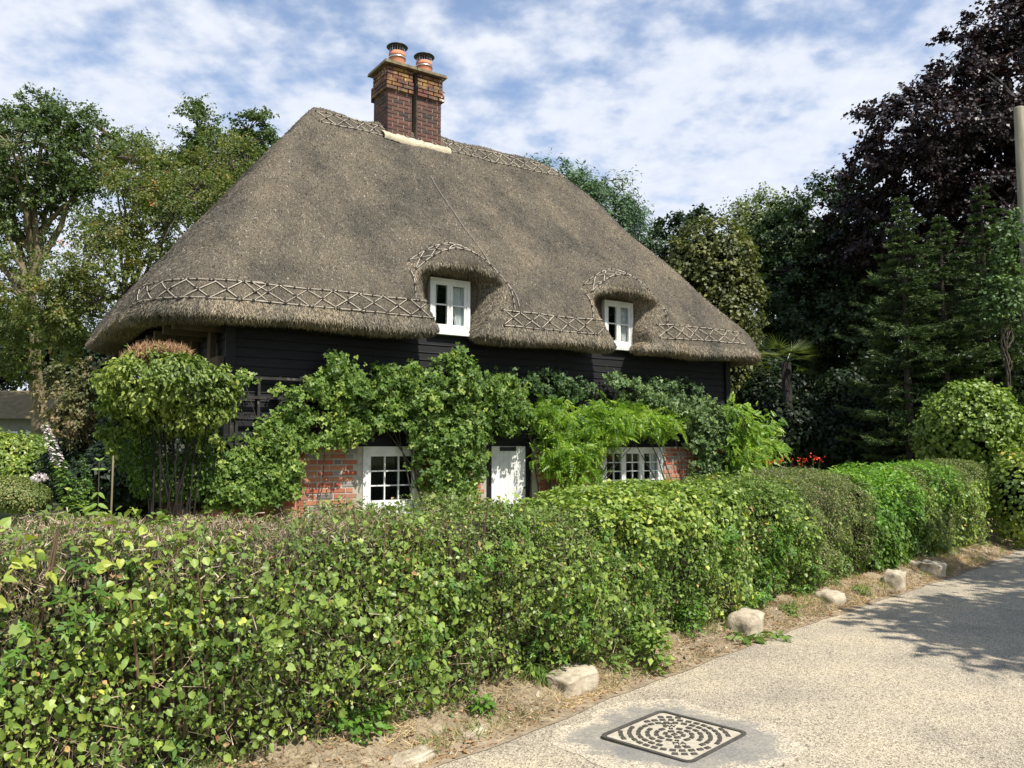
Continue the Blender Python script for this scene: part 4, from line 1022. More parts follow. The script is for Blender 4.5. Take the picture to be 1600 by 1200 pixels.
# big leaves of the near hedge, each one an object
def leaf_mesh(kind):
    if kind == 'heart': o = [(0, 0), (.30, -.10), (.46, .14), (.40, .50), (.18, .82), (0, 1.05), (-.18, .82), (-.40, .50), (-.46, .14), (-.30, -.10)]
    elif kind == 'ivy': o = [(0, 0), (.22, -.12), (.50, .10), (.34, .30), (.52, .58), (.22, .62), (0, 1.05), (-.22, .62), (-.52, .58), (-.34, .30), (-.50, .10), (-.22, -.12)]
    else: o = [(0, 0), (.20, .15), (.27, .42), (.17, .75), (0, 1.05), (-.17, .75), (-.27, .42), (-.20, .15)]
    v = [(0, .45, -.02)] + [(x, y, .10*abs(x)*2 - .12*y*y) for x, y in o]; n = len(o)
    f = [(0, 1+i, 1+(i+1) % n) for i in range(n)]
    me = bpy.data.meshes.new('leaf'); me.from_pydata(v, [], f)
    at = me.attributes.new('tint', 'FLOAT', 'POINT'); 
    return me
LM = []
for kind, mt, tn in (('heart', 'ivy', .62), ('heart', 'yellow', .35), ('ivy', 'ivy', .5), ('ivy', 'ivy', .78), ('oval', 'rose', .85), ('heart', 'yellow', .7), ('heart', 'rose', .9)):
    me = leaf_mesh(kind); me.attributes['tint'].data.foreach_set('value', np.full(len(me.vertices), tn, np.float32)); me.materials.append(M[mt]); LM.append(me)
def single_leaves(t, n, s0, s1, sz, r, q0=.02, q1=.62, sel=(0, 2, 3, 4, 4, 6, 6), prob=None):
    P, nr, s, z, q = hedge_pts(n*6, s0, s1, r, q0, q1, .02)
    if prob is not None: k = r.random(len(P)) < prob(s, z, q); P, nr = P[k], nr[k]
    P, nr = P[:n], nr[:n]
    x, y, nn__ = leaf_frames(P + nr*.06, nr + np.array([0, 0, .5]), down*.8 + nr*.4, .75, r)
    for i in range(len(P)):
        o = bpy.data.objects.new('leaf', LM[sel[int(r.integers(len(sel)))]]); COL.objects.link(o); o.parent = t
        s_ = sz*r.uniform(.75, 1.3)
        o.matrix_local = Matrix([[x[i][k]*s_, y[i][k]*s_, nn__[i][k]*s_, P[i][k] + nr[i][k]*.06 - t.location[k]] for k in range(3)] + [[0, 0, 0, 1]])
single_leaves(h1, 235, -2.1, 2.2, .041, r, prob=lambda s, z, q: cl_(1.05-woody(s, z, q)))
single_leaves(h1, 60, -1.75, -1.15, .042, r, .44, .66, sel=(1, 5))

# section 2: dense ivy and privet
h2 = hedge_thing('ivy_hedge', 'middle stretch of hedge with yellow-green ivy on top, in front of the white door', 2.35, 5.6)
yel = lambda s, z, q: np.exp(-((s-2.9)/.95)**2)*sst((z-.82)/.3)
hleaves(h2, 'shoot_foliage', 2400, 2.35, 5.6, .045, RS, 'rose', r, q0=0, q1=.8, prob=lambda s, z, q: (nse(s, z, 4.1, 2) > .45)*1.0, jit=.6, lift=.03)
hleaves(h2, 'foliage', 46000, 2.35, 5.6, .029, RH, 'rose', r, prob=lambda s, z, q: cl_(1-.7*yel(s, z, q))*cl_(.35+z*1.5)*cl_(.4+nse(s, z, 3, 2)), jit=.9)
hleaves(h2, 'foliage', 16000, 2.35, 5.6, .040, HT, 'ivy', r, prob=lambda s, z, q: cl_(1-.7*yel(s, z, q))*cl_(nse(s, z, 2.2, 5)), lift=.015)
hleaves(h2, 'yellow_foliage', 20000, 2.0, 5.0, .042, HT, 'yellow', r, q0=.25, q1=.9, prob=lambda s, z, q: cl_(yel(s, z, q)*1.0), lift=.03, tintf=lambda s, z, q, r: cl_(r.normal(.35, .22, len(s))))
hleaves(h2, 'fine_foliage', 16000, 2.35, 5.6, .022, RH, 'olive', r, q0=.45, prob=lambda s, z, q: cl_((s-3.0)/1.5)*sst((z-.9)/.3))
hleaves(h2, 'nettle_foliage', 1300, 2.35, 5.6, .06, RS, 'laurel', r, q0=0, q1=.4, prob=lambda s, z, q: (nse(s, z, 3.3, 3) > .7)*1.0, lift=.05, tintf=lambda s, z, q, r: cl_(r.normal(.35, .15, len(s))))
hleaves(h2, 'dead_foliage', 700, 2.35, 5.6, .04, OV, 'brown', r, prob=lambda s, z, q: (nse(s, z, 4.5, 2) > .85)*1.0+.05, lift=.02)
htwigs(h2, 5000, 2.35, 5.6, (.06, .16), (.003, .006), r, 0, .9, lambda s, z, q: cl_(.25+.5*(z < .4)), .4, .5)
# section 3: olive fine-leaved
h3 = hedge_thing('privet_hedge', 'rounded stretch of hedge with tiny olive leaves, left of the bright green laurel stretch', 5.6, 7.15)
hleaves(h3, 'foliage', 34000, 5.45, 7.3, .022, RH, 'olive', r, jit=.8, inset=.10)
hleaves(h3, 'ivy_foliage', 5000, 5.6, 7.15, .045, HT, 'rose', r, q0=0, q1=.5, prob=lambda s, z, q: cl_(nse(s, z, 3, 5)-.2)*(z < .9))
htwigs(h3, 2500, 5.6, 7.15, (.05, .12), (.003, .005), r, 0, .9, None, .4, .6)
# section 4: bright laurel
h4 = hedge_thing('laurel_hedge', 'bright green glossy stretch of hedge below the red flowers, leafy tips standing up', 7.15, 9.0)
hleaves(h4, 'foliage', 13000, 7.1, 9.1, .062, T_rhomb(.24, .07), 'laurel', r, axis=np.array([-.2, -.3, .75]), jit=.5, tintf=lambda s, z, q, r: cl_(r.normal(.25, .2, len(s)) + .35*sst((z-.5)/.8)))
hleaves(h4, 'foliage', 3500, 7.1, 9.1, .05, HT, 'rose', r, q0=0, q1=.3)
# section 5: olive hedge with a bright patch
h5 = hedge_thing('box_hedge', 'far stretch of grey-green clipped hedge with one bright leafy patch, where the road bends', 9.0, 12.4)
hleaves(h5, 'foliage', 34000, 8.9, 12.5, .027, RH, 'olive', r, jit=.8, inset=.10)
hleaves(h5, 'bright_foliage', 6000, 9.3, 10.9, .055, T_rhomb(.26, .07), 'laurel', r, q0=.2, q1=.8, axis=np.array([-.2, -.3, .6]), prob=lambda s, z, q: cl_(np.exp(-((s-10.1)/.5)**2)*sst((z-.6)/.3)), lift=.05)
hleaves(h5, 'ivy_foliage', 9000, 9.0, 12.4, .045, HT, 'ivy', r, q0=0, q1=.45, prob=lambda s, z, q: cl_(nse(s, z, 2.5, 5)), lift=.03)
# section 6: taller ivy bank at the bend
ib = pt(1610, 760, 13.3)
def shrub(name, label, cat, lobes, mat, n, ls, seed, tmpl=RH, inner=.75, core=.68, up=.4, jit=.55, coremat='shade', tfun=None, group=None, clump=0, axis=None, parts=None, leafname='foliage', corez=None):
    r = np.random.default_rng(seed); L = np.array(lobes, float)
    base = (L[:, 0].mean(), L[:, 1].mean(), max(0, (L[:, 2]-L[:, 5]).min()))
    t = thing(name, label, cat, base, 0, group); off = np.array(base)
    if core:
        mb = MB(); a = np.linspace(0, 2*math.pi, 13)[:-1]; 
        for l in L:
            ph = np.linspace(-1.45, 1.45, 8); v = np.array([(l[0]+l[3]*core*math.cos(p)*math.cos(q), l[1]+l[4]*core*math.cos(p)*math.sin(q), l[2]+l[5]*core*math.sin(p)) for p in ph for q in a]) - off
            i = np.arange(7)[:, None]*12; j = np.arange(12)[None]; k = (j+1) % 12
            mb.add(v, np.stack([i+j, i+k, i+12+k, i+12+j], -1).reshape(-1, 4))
        mb.build('dark_core', M[coremat], t, True, 'stuff')  # solid ellipsoids, coloured as the shade between the leaves
    if clump:
        C, D, li = lobe_points(lobes, clump, inner, r); cr = .26*L[:, 3:6].mean(1)[li]
        P, d, k, tt__ = sprigs(C, D, cr, n, 6, r, grav=.2, w=.1); D = unit(D[k] + d*.8)
    else:
        P, D, li = lobe_points(lobes, n, inner, r)
        P = P + D*(.09*np.sin(P[:, :1]*5+P[:, 2:3]*6) + .06*np.sin(P[:, 1:2]*9+P[:, 2:3]*11))*L[li, 3:4]*.8
    fr = leaf_frames(P, D + np.array([0, 0, up]), (down*.8 + D*.5) if axis is None else (np.array(axis) + D*.4), jit, r)
    tn = cl_(r.normal(.45, .2, n) + .2*np.sin(P[:, 0]*4+P[:, 2]*5)) if tfun is None else tfun(P, D, r)
    leaves(leafname, P, fr, ls*r.uniform(.6, 1.25, n), tmpl, M[mat], t, tn)
    return t
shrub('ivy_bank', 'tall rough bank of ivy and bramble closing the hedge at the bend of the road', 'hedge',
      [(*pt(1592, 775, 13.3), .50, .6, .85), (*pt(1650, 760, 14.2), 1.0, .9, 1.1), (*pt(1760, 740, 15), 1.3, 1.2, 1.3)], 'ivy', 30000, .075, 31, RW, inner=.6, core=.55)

# ------------------------------------------------------------------ climbers on the front wall
def climber(name, label, cat, blobs, mat, n, ls, tmpl, seed, b=-0.22, depth=.22, clump=0.12, stems=12, up=.3, ax=None, tmean=.5, root=None, jit=.6, leafname='foliage', per=40):
    "blobs: (px,py,rx,ry) in photograph pixels, laid out on the plane b in front of the wall"
    r = np.random.default_rng(seed)
    B = []
    for (px, py, rx, ry) in blobs:
        a, z = wallpt(px, py, b); a2, _ = wallpt(px+rx, py, b); _, z2 = wallpt(px, py-ry, b); B.append((a, z, abs(a2-a), abs(z2-z)))
    B = np.array(B); ca = B[:, 0].mean()
    base = hp(ca, b+.1, 0); t = thing(name, label, cat, tuple(base)); off = np.array(base)
    ar = B[:, 2]*B[:, 3]; nc = int(n/per); i = r.choice(len(B), nc, p=ar/ar.sum())
    an = r.uniform(0, 2*math.pi, nc); rad = r.random(nc)**.5
    ca_ = B[i, 0] + np.cos(an)*rad*B[i, 2]; cz_ = B[i, 1] + np.sin(an)*rad*B[i, 3]
    cb_ = b + .12 - depth*np.sqrt(np.clip(1-rad**2, 0, 1))*r.uniform(.3, 1.15, nc)
    Cn = np.stack([ca_, cb_, cz_], -1)
    cs = clump*r.uniform(.8, 1.9, nc); P, d, k, tt__ = sprigs(Cn, np.tile([0, -1.0, .3], (nc, 1)), cs, n, 5, r, grav=.3, w=.12); P[:, 1] = np.minimum(P[:, 1], -.045)
    Pw = hparr(P); D = unit(todir(d)*.7 - V*.8 + np.array([0, 0, up]))
    fr = leaf_frames(Pw, D, (down*.7 + todir(d)*.6) if ax is None else ax + todir(d)*.5, jit, r)
    tn = cl_(r.normal(tmean, .2, n) + r.normal(0, .13, nc)[k])
    leaves(leafname, Pw, fr, ls*r.uniform(.6, 1.25, n), tmpl, M[mat], t, tn)
    mb = MB()
    for q in range(stems):
        j = int(r.integers(nc)); rt = (root if root is not None else ca) + r.uniform(-.3, .3); j2 = int(r.integers(nc))
        p0 = np.array([rt, -.12, 0.02]); p1 = np.array([(rt+ca_[j])/2+r.normal(0, .2), -.1, cz_[j]*.6]); p2 = np.array([ca_[j], -.10, cz_[j]])
        c = bez(p0, p1, p2, 9); c[:, 1] = -.08 - .06*r.random(9)
        mb.tube(hparr(c)-off, np.linspace(.014, .005, 9)*r.uniform(.6, 1.2), 5, False)
        if abs(ca_[j]-ca_[j2]) < 1.6:
            c = bez(p2, (p2+Cn[j2])/2+np.array([0, 0, .15]), Cn[j2], 7); c[:, 1] = np.minimum(c[:, 1], -.07); mb.tube(hparr(c)-off, np.linspace(.007, .003, 7), 4, False)
    mb.build('stem', M['bark'], t, True)
    return t
climber('climbing_rose', 'big leafy climbing rose covering the wall between the left ground-floor window and the door', 'climbing rose',
        [(585, 620, 42, 45), (645, 625, 65, 48), (715, 590, 42, 36), (755, 640, 58, 52), (695, 680, 55, 42), (702, 738, 46, 40), (722, 700, 34, 36), (605, 668, 50, 22), (780, 620, 38, 30), (800, 650, 28, 25), (712, 565, 16, 14), (640, 590, 35, 22), (548, 600, 22, 25)],
        'rose', 19000, .062, R3, 41, root=-1.2, depth=.34)
climber('climbing_rose', 'straggling climbing rose trained over the black trellis at the left end of the wall', 'climbing rose',
        [(455, 622, 16, 12), (505, 608, 30, 16), (430, 690, 36, 26), (400, 742, 58, 34), (438, 738, 36, 36), (480, 650, 26, 14), (520, 640, 24, 20), (520, 590, 15, 18), (535, 675, 34, 18), (380, 770, 70, 22), (380, 712, 18, 18), (516, 570, 9, 12), (383, 592, 9, 9), (428, 655, 15, 18), (490, 690, 25, 12)],
        'rose', 11500, .058, R3, 42, root=-3.6, tmean=.62, depth=.26)
climber('wisteria', 'bright yellow-green wisteria hanging between the white door and the right ground-floor window', 'wisteria',
        [(860, 650, 38, 20), (900, 680, 50, 34), (880, 715, 42, 30), (960, 655, 55, 20), (1010, 660, 40, 20), (850, 705, 22, 26), (895, 742, 32, 14), (945, 680, 30, 22), (935, 640, 30, 10), (1035, 668, 14, 18), (848, 640, 16, 10)],
        'wisteria', 2700, .155, PN, 43, root=.6, depth=.42, ax=down*.6 - V*.3, tmean=.55, per=6, clump=.14, jit=.75, up=.7)
climber('climbing_rose', 'grey-green small-leaved rose on the wall right of the right ground-floor window', 'climbing rose',
        [(1080, 650, 45, 28), (1110, 690, 36, 34), (1108, 735, 34, 20), (1050, 640, 26, 20), (1118, 655, 20, 24), (985, 610, 16, 22), (955, 598, 16, 10), (1010, 625, 22, 18), (1140, 735, 26, 20)],
        'greyrose', 9500, .058, R3, 44, root=3.8, depth=.3, tmean=.62)
climber('climbing_rose', 'dark sprawling rose shoots on the black boards under the eaves above the door', 'climbing rose',
        [(870, 605, 34, 16), (830, 600, 26, 16), (910, 612, 20, 14), (1060, 608, 40, 10), (800, 590, 22, 14)], 'greyrose', 2600, .055, R3, 45, root=.45, depth=.12, tmean=.3, stems=5)
climber('wisteria', 'bright wisteria bushing out past the right-hand corner of the cottage', 'wisteria',
        [(1160, 690, 28, 30), (1192, 665, 22, 9), (1158, 730, 30, 26), (1190, 700, 22, 15), (1150, 652, 15, 14), (1175, 715, 24, 25)],
        'wisteria', 950, .17, PN, 46, b=-.5, root=4.7, depth=.4, ax=down*.4 + U*.7, tmean=.55, per=6, clump=.15, jit=.45, up=.7, stems=6)

# trellis
ta0, tz1 = wallpt(358, 598, -.10); ta1, tz0 = wallpt(560, 690, -.10)
tr = thing('trellis', 'weathered black timber trellis fixed to the boards at the left end of the wall', 'trellis', tuple(hp((ta0+ta1)/2, -.1, 1.6)))
for z in np.linspace(1.72, 2.46, 4):
    mb = MB(); hbox(mb, -4.22, -.098, z, -2.55, -.080, z+.035); me = mb.mesh('slat'); me.transform(Matrix.Translation(-Vector(tr.location))); new_obj('slat', me, M['trellis'], tr)
for a in np.arange(-4.18, -2.5, .27):
    mb = MB(); hbox(mb, a, -.079, 1.64, a+.035, -.061, 2.52); me = mb.mesh('slat'); me.transform(Matrix.Translation(-Vector(tr.location))); new_obj('slat', me, M['trellis'], tr)
mb = MB(); hbox(mb, -4.24, -.06, 1.62, -4.19, -.03, 2.52); me = mb.mesh('batten'); me.transform(Matrix.Translation(-Vector(tr.location))); new_obj('batten', me, M['trellis'], tr)

# mop-headed shrub at the left
Ys = 9.0
def ell(px, py, rx, ry, Y, ryd=None):
    c = pt(px, py, Y); k = Y/F; return (c[0], c[1], c[2], rx*k, (ryd or rx)*k, ry*k)
sh = shrub('mophead_shrub', 'multi-stemmed shrub with a domed leafy head, withered brown on top, at the left corner', 'shrub',
      [ell(262, 600, 96, 42, Ys, 90), ell(230, 625, 66, 34, Ys, 60), ell(310, 620, 52, 42, Ys, 50), ell(255, 575, 62, 26, Ys), ell(205, 610, 40, 36, Ys), ell(345, 640, 18, 20, Ys), ell(200, 655, 34, 24, Ys), ell(290, 655, 44, 18, Ys), ell(170, 585, 22, 26, Ys), ell(352, 600, 16, 30, Ys), ell(188, 672, 30, 34, Ys), ell(325, 680, 26, 26, Ys), ell(250, 672, 40, 16, Ys)], 'shrub', 13500, .060, 51, T_oval(.3, .12, .2), inner=.6, core=.0, clump=420, axis=(0, 0, -.9))
r = np.random.default_rng(52)
P, D, li = lobe_points([ell(252, 552, 48, 14, Ys, 46), ell(236, 562, 46, 14, Ys, 44)], 5200, .2, r)
blades('withered_shoot', P, np.array([[0, 0, 1.0]]) + r.normal(0, .5, P.shape), r.uniform(.03, .09, len(P)), r.uniform(.005, .012, len(P)), M['brown'], sh)
mb = MB()
bs = pt(268, 800, Ys); bs[2] = 0
for k in range(17):
    top = pt(random.uniform(190, 335), random.uniform(585, 640), Ys) + np.array([0, random.uniform(-.4, .4), 0]); b0 = bs + np.array([random.uniform(-.22, .22), random.uniform(-.15, .15), 0])
    mb.tube(bez(b0, b0*.55+top*.45+np.array([0, 0, .45]), top, 9) - np.array(sh.location), np.linspace(.013, .005, 9), 5, False)
mb.build('stem', M['darkbark'], sh, True)
P, D, li = lobe_points([ell(270, 745, 70, 40, Ys+.3, 50), ell(215, 700, 40, 40, Ys+.5, 40), ell(320, 700, 30, 30, Ys+.3, 30)], 2600, .1, r)
leaves('low_foliage', P, leaf_frames(P, D + [0, 0, .6], down*.8 + D*.4, .6, r), r.uniform(.035, .07, len(P)), T_oval(.3, .12, .2), M['rose'], sh, cl_(r.normal(.25, .2, len(P))))

# ------------------------------------------------------------------ verge, stones, weeds
def ground_at(x, y):
    "height of the verge at a point"
    q = np.stack([np.atleast_1d(x), np.atleast_1d(y)], -1) - E0; s_ = q @ DIR; c = edge(s_); d = ((np.stack([np.atleast_1d(x), np.atleast_1d(y)], -1) - c) @ NB)
    return 0.006 + 0.13*np.clip((d+.10-0.12)/.4, 0, 1)**.8, d
r = np.random.default_rng(61)
def verge_pts(n, s0, s1, d0, d1):
    s_ = r.uniform(s0, s1, n); d_ = r.uniform(d0, d1, n); q = edge(s_) + NB*d_[:, None]
    z = 0.006 + 0.13*np.clip((d_-.02)/.4, 0, 1)**.8
    return np.concatenate([q, z[:, None]], 1), s_, d_
P, s_, d_ = verge_pts(70000, -2.5, 12.5, -.06, .52)
k = r.random(len(P)) < cl_((0.25 + 1.1*(nse(s_*1.7, d_*6, 3, 1) > .45))*(1-np.exp(-((d_+.06)/.07)**2)*.7)*cl_(1.3-s_/14)); P = P[k]
flat_ = r.random(len(P)) < .72
D = r.normal(0, 1, P.shape)*[1, 1, .18]; D[:, 2] = np.where(flat_, np.abs(D[:, 2]), 1.0)
blades('dry_grass', P, D, r.uniform(.03, .11, len(P)), r.uniform(.002, .0045, len(P)), M['drygrass'])
P, s_, d_ = verge_pts(9000, -2.5, 12, .02, .5); k = nse(s_, d_*4, 2.3, 5) > .68; P = P[k]
P_ = P.copy(); 
blades('green_grass', P, np.array([[0, 0, 1.0]]) + r.normal(0, .5, P.shape), r.uniform(.04, .12, len(P)), r.uniform(.003, .006, len(P)), M['rose'], None, r.uniform(.3, .9, len(P)))
P, s_, d_ = verge_pts(5000, -2.5, 12, -.08, .5)
leaves('fallen_leaves', P + [0, 0, .004], leaf_frames(P, np.tile([0, 0, 1.0], (len(P), 1)), None, .25, r), r.uniform(.012, .035, len(P)), OV, M['brown'])
P, s_, d_ = verge_pts(4200, -2.5, 13, -.05, .5)
v_ = []; mb = MB()
for q in P[:2600]:
    s0 = random.uniform(.004, .013); mb.add(q + np.random.normal(0, 1, (4, 3))*s0, [(0, 1, 2), (0, 2, 3), (0, 3, 1), (1, 3, 2)])
mb.build('gravel', M['stone'], None, False, 'stuff')
def stone(px, py, lx, ly, lz, rot, label, grp='rough stones along the verge', seed=0):
    c = pt(px, py, 10); k = CAMZ/(CAMZ-c[2]); c = c*k + np.array([0, 0, CAMZ])*(1-k)
    t = bpy.data.meshes.new('verge_stone'); import bmesh
    bm = bmesh.new(); bmesh.ops.create_cube(bm, size=1); bmesh.ops.subdivide_edges(bm, edges=bm.edges[:], cuts=5, use_grid_fill=True)
    rr = np.random.default_rng(seed)
    ph = rr.uniform(0, 6, 9)
    for v in bm.verts:
        p = np.array(v.co); q = p/np.linalg.norm(p)*.62; p = p*.62 + q*.38
        p += 0.035*np.array([math.sin(p[1]*9+ph[0])+math.sin(p[2]*13+ph[1]), math.sin(p[0]*8+ph[2])+math.sin(p[2]*11+ph[3]), math.sin(p[0]*10+ph[4])+math.sin(p[1]*12+ph[5])])
        if p[2] > .25: p[2] = .25+(p[2]-.25)*.5
        v.co = (p[0]*lx*1.0, p[1]*ly*.95, p[2]*lz*1.08)
    bm.to_mesh(t); bm.free(); t.polygons.foreach_set('use_smooth', np.ones(len(t.polygons), bool))
    o = new_obj('verge_stone', t, M['stone']); o.location = (c[0], c[1], lz*.24); o.rotation_euler = (0.1, -.05, math.radians(45)+rot); tag(o, label, 'stone', grp)
stone(892, 1084, .36, .22, .24, .05, 'long pale stone half under the large dock leaves, nearest the drain cover', seed=1)
stone(1166, 993, .30, .24, .30, .1, 'tall pale block of stone with weeds at its foot, second from the drain cover', seed=2)
stone(1298, 947, .26, .22, .22, -.1, 'squarish buff stone set in dry grass below the olive hedge', seed=3)
stone(1398, 920, .24, .22, .30, .2, 'upright rounded stone just before the pair at the far end of the verge', seed=4)
stone(1458, 900, .34, .26, .27, .1, 'farthest pale stone, flat-topped, where the road bends', seed=5)
stone(1432, 897, .20, .2, .24, .4, 'small stone close beside the farthest flat-topped one', seed=6)
stone(735, 1150, .20, .12, .07, .1, 'low slab of stone almost buried in the dry verge', seed=8)
stone(640, 1192, .24, .12, .07, .0, 'low slab of stone at the near end of the verge', seed=9)

def gpt(px, py):
    c = pt(px, py, 10); k = CAMZ/(CAMZ-c[2]); return (c - [0, 0, CAMZ])*k + [0, 0, CAMZ]
def weed(name, label, px, py, hgt, n, ls, mat, tmpl, seed, spread=.14, tone=.6, cat='weed', group=None, lift=.0):
    r = np.random.default_rng(seed); c = gpt(px, py); c[2] = .02
    t = thing(name, label, cat, tuple(c), 0, group)
    an = r.uniform(0, 6.28, n); h = r.random(n)**.8*hgt; rad = spread*r.random(n)**.6*(1-.3*h/hgt)
    P = c + np.stack([np.cos(an)*rad, np.sin(an)*rad, h+lift], -1); D = np.stack([np.cos(an), np.sin(an), .5*np.ones(n)], -1)
    fr = leaf_frames(P, np.stack([np.cos(an)*.4, np.sin(an)*.4, np.ones(n)], -1), D, .35, r)
    leaves('foliage', P, fr, ls*r.uniform(.6, 1.2, n), tmpl, M[mat], t, cl_(r.normal(tone, .15, n)))
    mb = MB()
    for q in range(7):
        a = r.uniform(0, 6.28); e_ = np.array([math.cos(a)*spread*.6, math.sin(a)*spread*.6, hgt*.85]); mb.tube(bez(np.zeros(3), np.array([0, 0, hgt*.5]), e_, 5), .003, 4, False)
    mb.build('stem', M['rose'], t); return t
nett = 'leafy weeds at the foot of the hedge'
weed('nettle', 'tall dense clump of nettles against the hedge, between the drain cover and the second stone', 1068, 1005, .36, 700, .045, 'laurel', T_rhomb(.28, .08), 71, .22, .35, group=nett)
weed('nettle', 'small nettle tuft on the dry verge straight below the door', 750, 1135, .16, 90, .06, 'laurel', T_rhomb(.3, .08), 72, .07, .35, group=nett)
weed('nettle', 'spreading nettle clump at the foot of the near hedge, left of the small tuft', 548, 1172, .22, 380, .058, 'laurel', T_rhomb(.3, .08), 73, .24, .35, group=nett)
weed('nettle', 'low nettle patch in the near bottom corner under the big ivy leaves', 415, 1198, .16, 260, .055, 'laurel', T_rhomb(.3, .08), 74, .2, .35, group=nett)
weed('nettle', 'leafy tuft drooping to the verge just right of the dock plant', 1020, 1052, .30, 240, .06, 'rose', T_rhomb(.3, .08), 75, .14, .8, group=nett)
weed('dandelion', 'flat rosette of toothed leaves in front of the tall block of stone', 1165, 1003, .04, 46, .12, 'rose', T_rhomb(.16, .05), 76, .16, .55, group=nett)
weed('dandelion', 'small flat rosette of leaves on the road edge past the tall stone', 1215, 1000, .03, 26, .09, 'rose', T_rhomb(.18, .05), 77, .09, .6, group=nett)
weed('grass_tuft', 'green grass tuft in the shade left of the nearest pale stone', 835, 1085, .2, 240, .16, 'rose', T_rhomb(.03, .01), 78, .12, .5, group=nett)
for k_, (px_, py_, hh_, nn2_, lb_) in enumerate(((470, 1196, .12, 130, 'low leafy weed at the bottom of the near hedge, right of the corner patch'), (690, 1142, .10, 60, 'tiny green seedling weed on bare soil left of the buried slab'),
        (960, 1060, .14, 120, 'weed clump between the nearest pale stone and the drooping tuft'), (1235, 968, .12, 110, 'weed clump between the tall block and the squarish stone'), (1345, 935, .12, 110, 'weed clump in the dry grass right of the squarish stone'))):
    weed('nettle', lb_, px_, py_, hh_, nn2_, .045, 'rose', T_rhomb(.28, .08), 170+k_, .12, .6, group=nett)
def dock(label, px, py, hgt, seed, n=7, sz=.16):
    c = gpt(px, py); c[2] = .05; t = thing('dock_plant', label, 'weed', tuple(c)); r_ = np.random.default_rng(seed)
    for i in range(n):
        me = bpy.data.meshes.new('leaf'); L = 9; v = []
        for j in range(L):
            y = j/(L-1); wd = .32*math.sin(math.pi*min(1, y*.93+.06))**.7*(1+.08*math.sin(j*2.4)); z = -.45*y*y
            v += [(-wd, y, z+.10*wd*2+.03*math.sin(j*2)), (0, y, z), (wd, y, z+.10*wd*2+.03*math.cos(j*2))]
        f = []
        for j in range(L-1):
            b = j*3; f += [(b, b+1, b+4, b+3), (b+1, b+2, b+5, b+4)]
        me.from_pydata(v, [], f); at = me.attributes.new('tint', 'FLOAT', 'POINT'); at.data.foreach_set('value', np.full(len(v), r_.uniform(.35, .75), np.float32)); me.materials.append(M['rose'])
        o = bpy.data.objects.new('leaf', me); COL.objects.link(o); o.parent = t; s_ = sz*r_.uniform(.7, 1.25)
        a = -2.4 + i/n*3.3 + r_.uniform(-.3, .3)
        o.matrix_local = Matrix.Translation((0, 0, hgt*r_.uniform(.4, 1))) @ Matrix.Rotation(a, 4, 'Z') @ Matrix.Rotation(r_.uniform(-.2, .35), 4, 'X') @ Matrix.Scale(s_, 4)
    mb = MB(); mb.tube([(0, 0, -.05), (.01, 0, hgt*.5), (0, 0, hgt)], .006, 5); mb.build('stem', M['rose'], t)
dock('broad-leaved dock overhanging the nearest pale stone', 888, 1062, .20, 5, 8, .17)
dock('broad-leaved dock hanging out of the hedge right of the nearest stone', 1000, 1040, .24, 6, 7, .14)

# ------------------------------------------------------------------ drain cover in its tar patch
cA, cB, cC, cD = gpt(928, 1157), gpt(1038, 1115), gpt(1178, 1155), gpt(1073, 1196)
ctr = (cA+cB+cC+cD)/4; ex = unit((cC-cB)+(cD-cA)); ey = np.array([-ex[1], ex[0], 0.0]); 
if np.dot(ey, (cB-cA)) < 0: ey = -ey
SZx = (np.linalg.norm(cC-cB)+np.linalg.norm(cD-cA))/2; SZy = (np.linalg.norm(cB-cA)+np.linalg.norm(cC-cD))/2
print('drain', ctr, SZx, SZy)
def zr(x, y): return roadz(x, y)
zc0 = zr(ctr[0], ctr[1])
n_ = 40; an = np.arange(n_)/n_*2*math.pi
rd = np.array([(abs(math.cos(a))**3.2+abs(math.sin(a))**3.2)**(-1/3.2) for a in an])*(1+.07*np.sin(an*3+1)+.04*np.sin(an*7)+.03*np.sin(an*12+2))
ring = []
for f_ in np.linspace(0, 1, 7):
    ring.append([ctr + ex*(.60*math.cos(a)*q*f_) + ey*(.57*math.sin(a)*q*f_) for a, q in zip(an, rd)])
A = np.array(ring); A[..., 2] = [[zr(p[0], p[1]) + .003 for p in row] for row in A]
A = np.concatenate([A, A[:, :1]], 1)
me = gridmesh('tar_patch', A[:, ::-1]); at_ = me.attributes.new('tint', 'FLOAT', 'POINT'); at_.data.foreach_set('value', np.repeat(np.linspace(0, 1, 7), n_+1).astype(np.float32)); new_obj('tar_patch', me, M['patch'], None, 'structure')
dc = thing('drain_cover', 'square dusty iron drain cover with rings of raised studs, set in the road', 'drain cover', (ctr[0], ctr[1], zc0 + .006), math.atan2(ex[1], ex[0]))
def rrect(hx, hy, rr, n=6):
    o = []
    for qx, qy, a0_ in ((1, 1, 0), (-1, 1, 90), (-1, -1, 180), (1, -1, 270)):
        for i in range(n): a = math.radians(a0_+90*i/(n-1)); o.append((qx*(hx-rr)+rr*math.cos(a), qy*(hy-rr)+rr*math.sin(a)))
    return np.array(o)
hx, hy = SZx/2, SZy/2
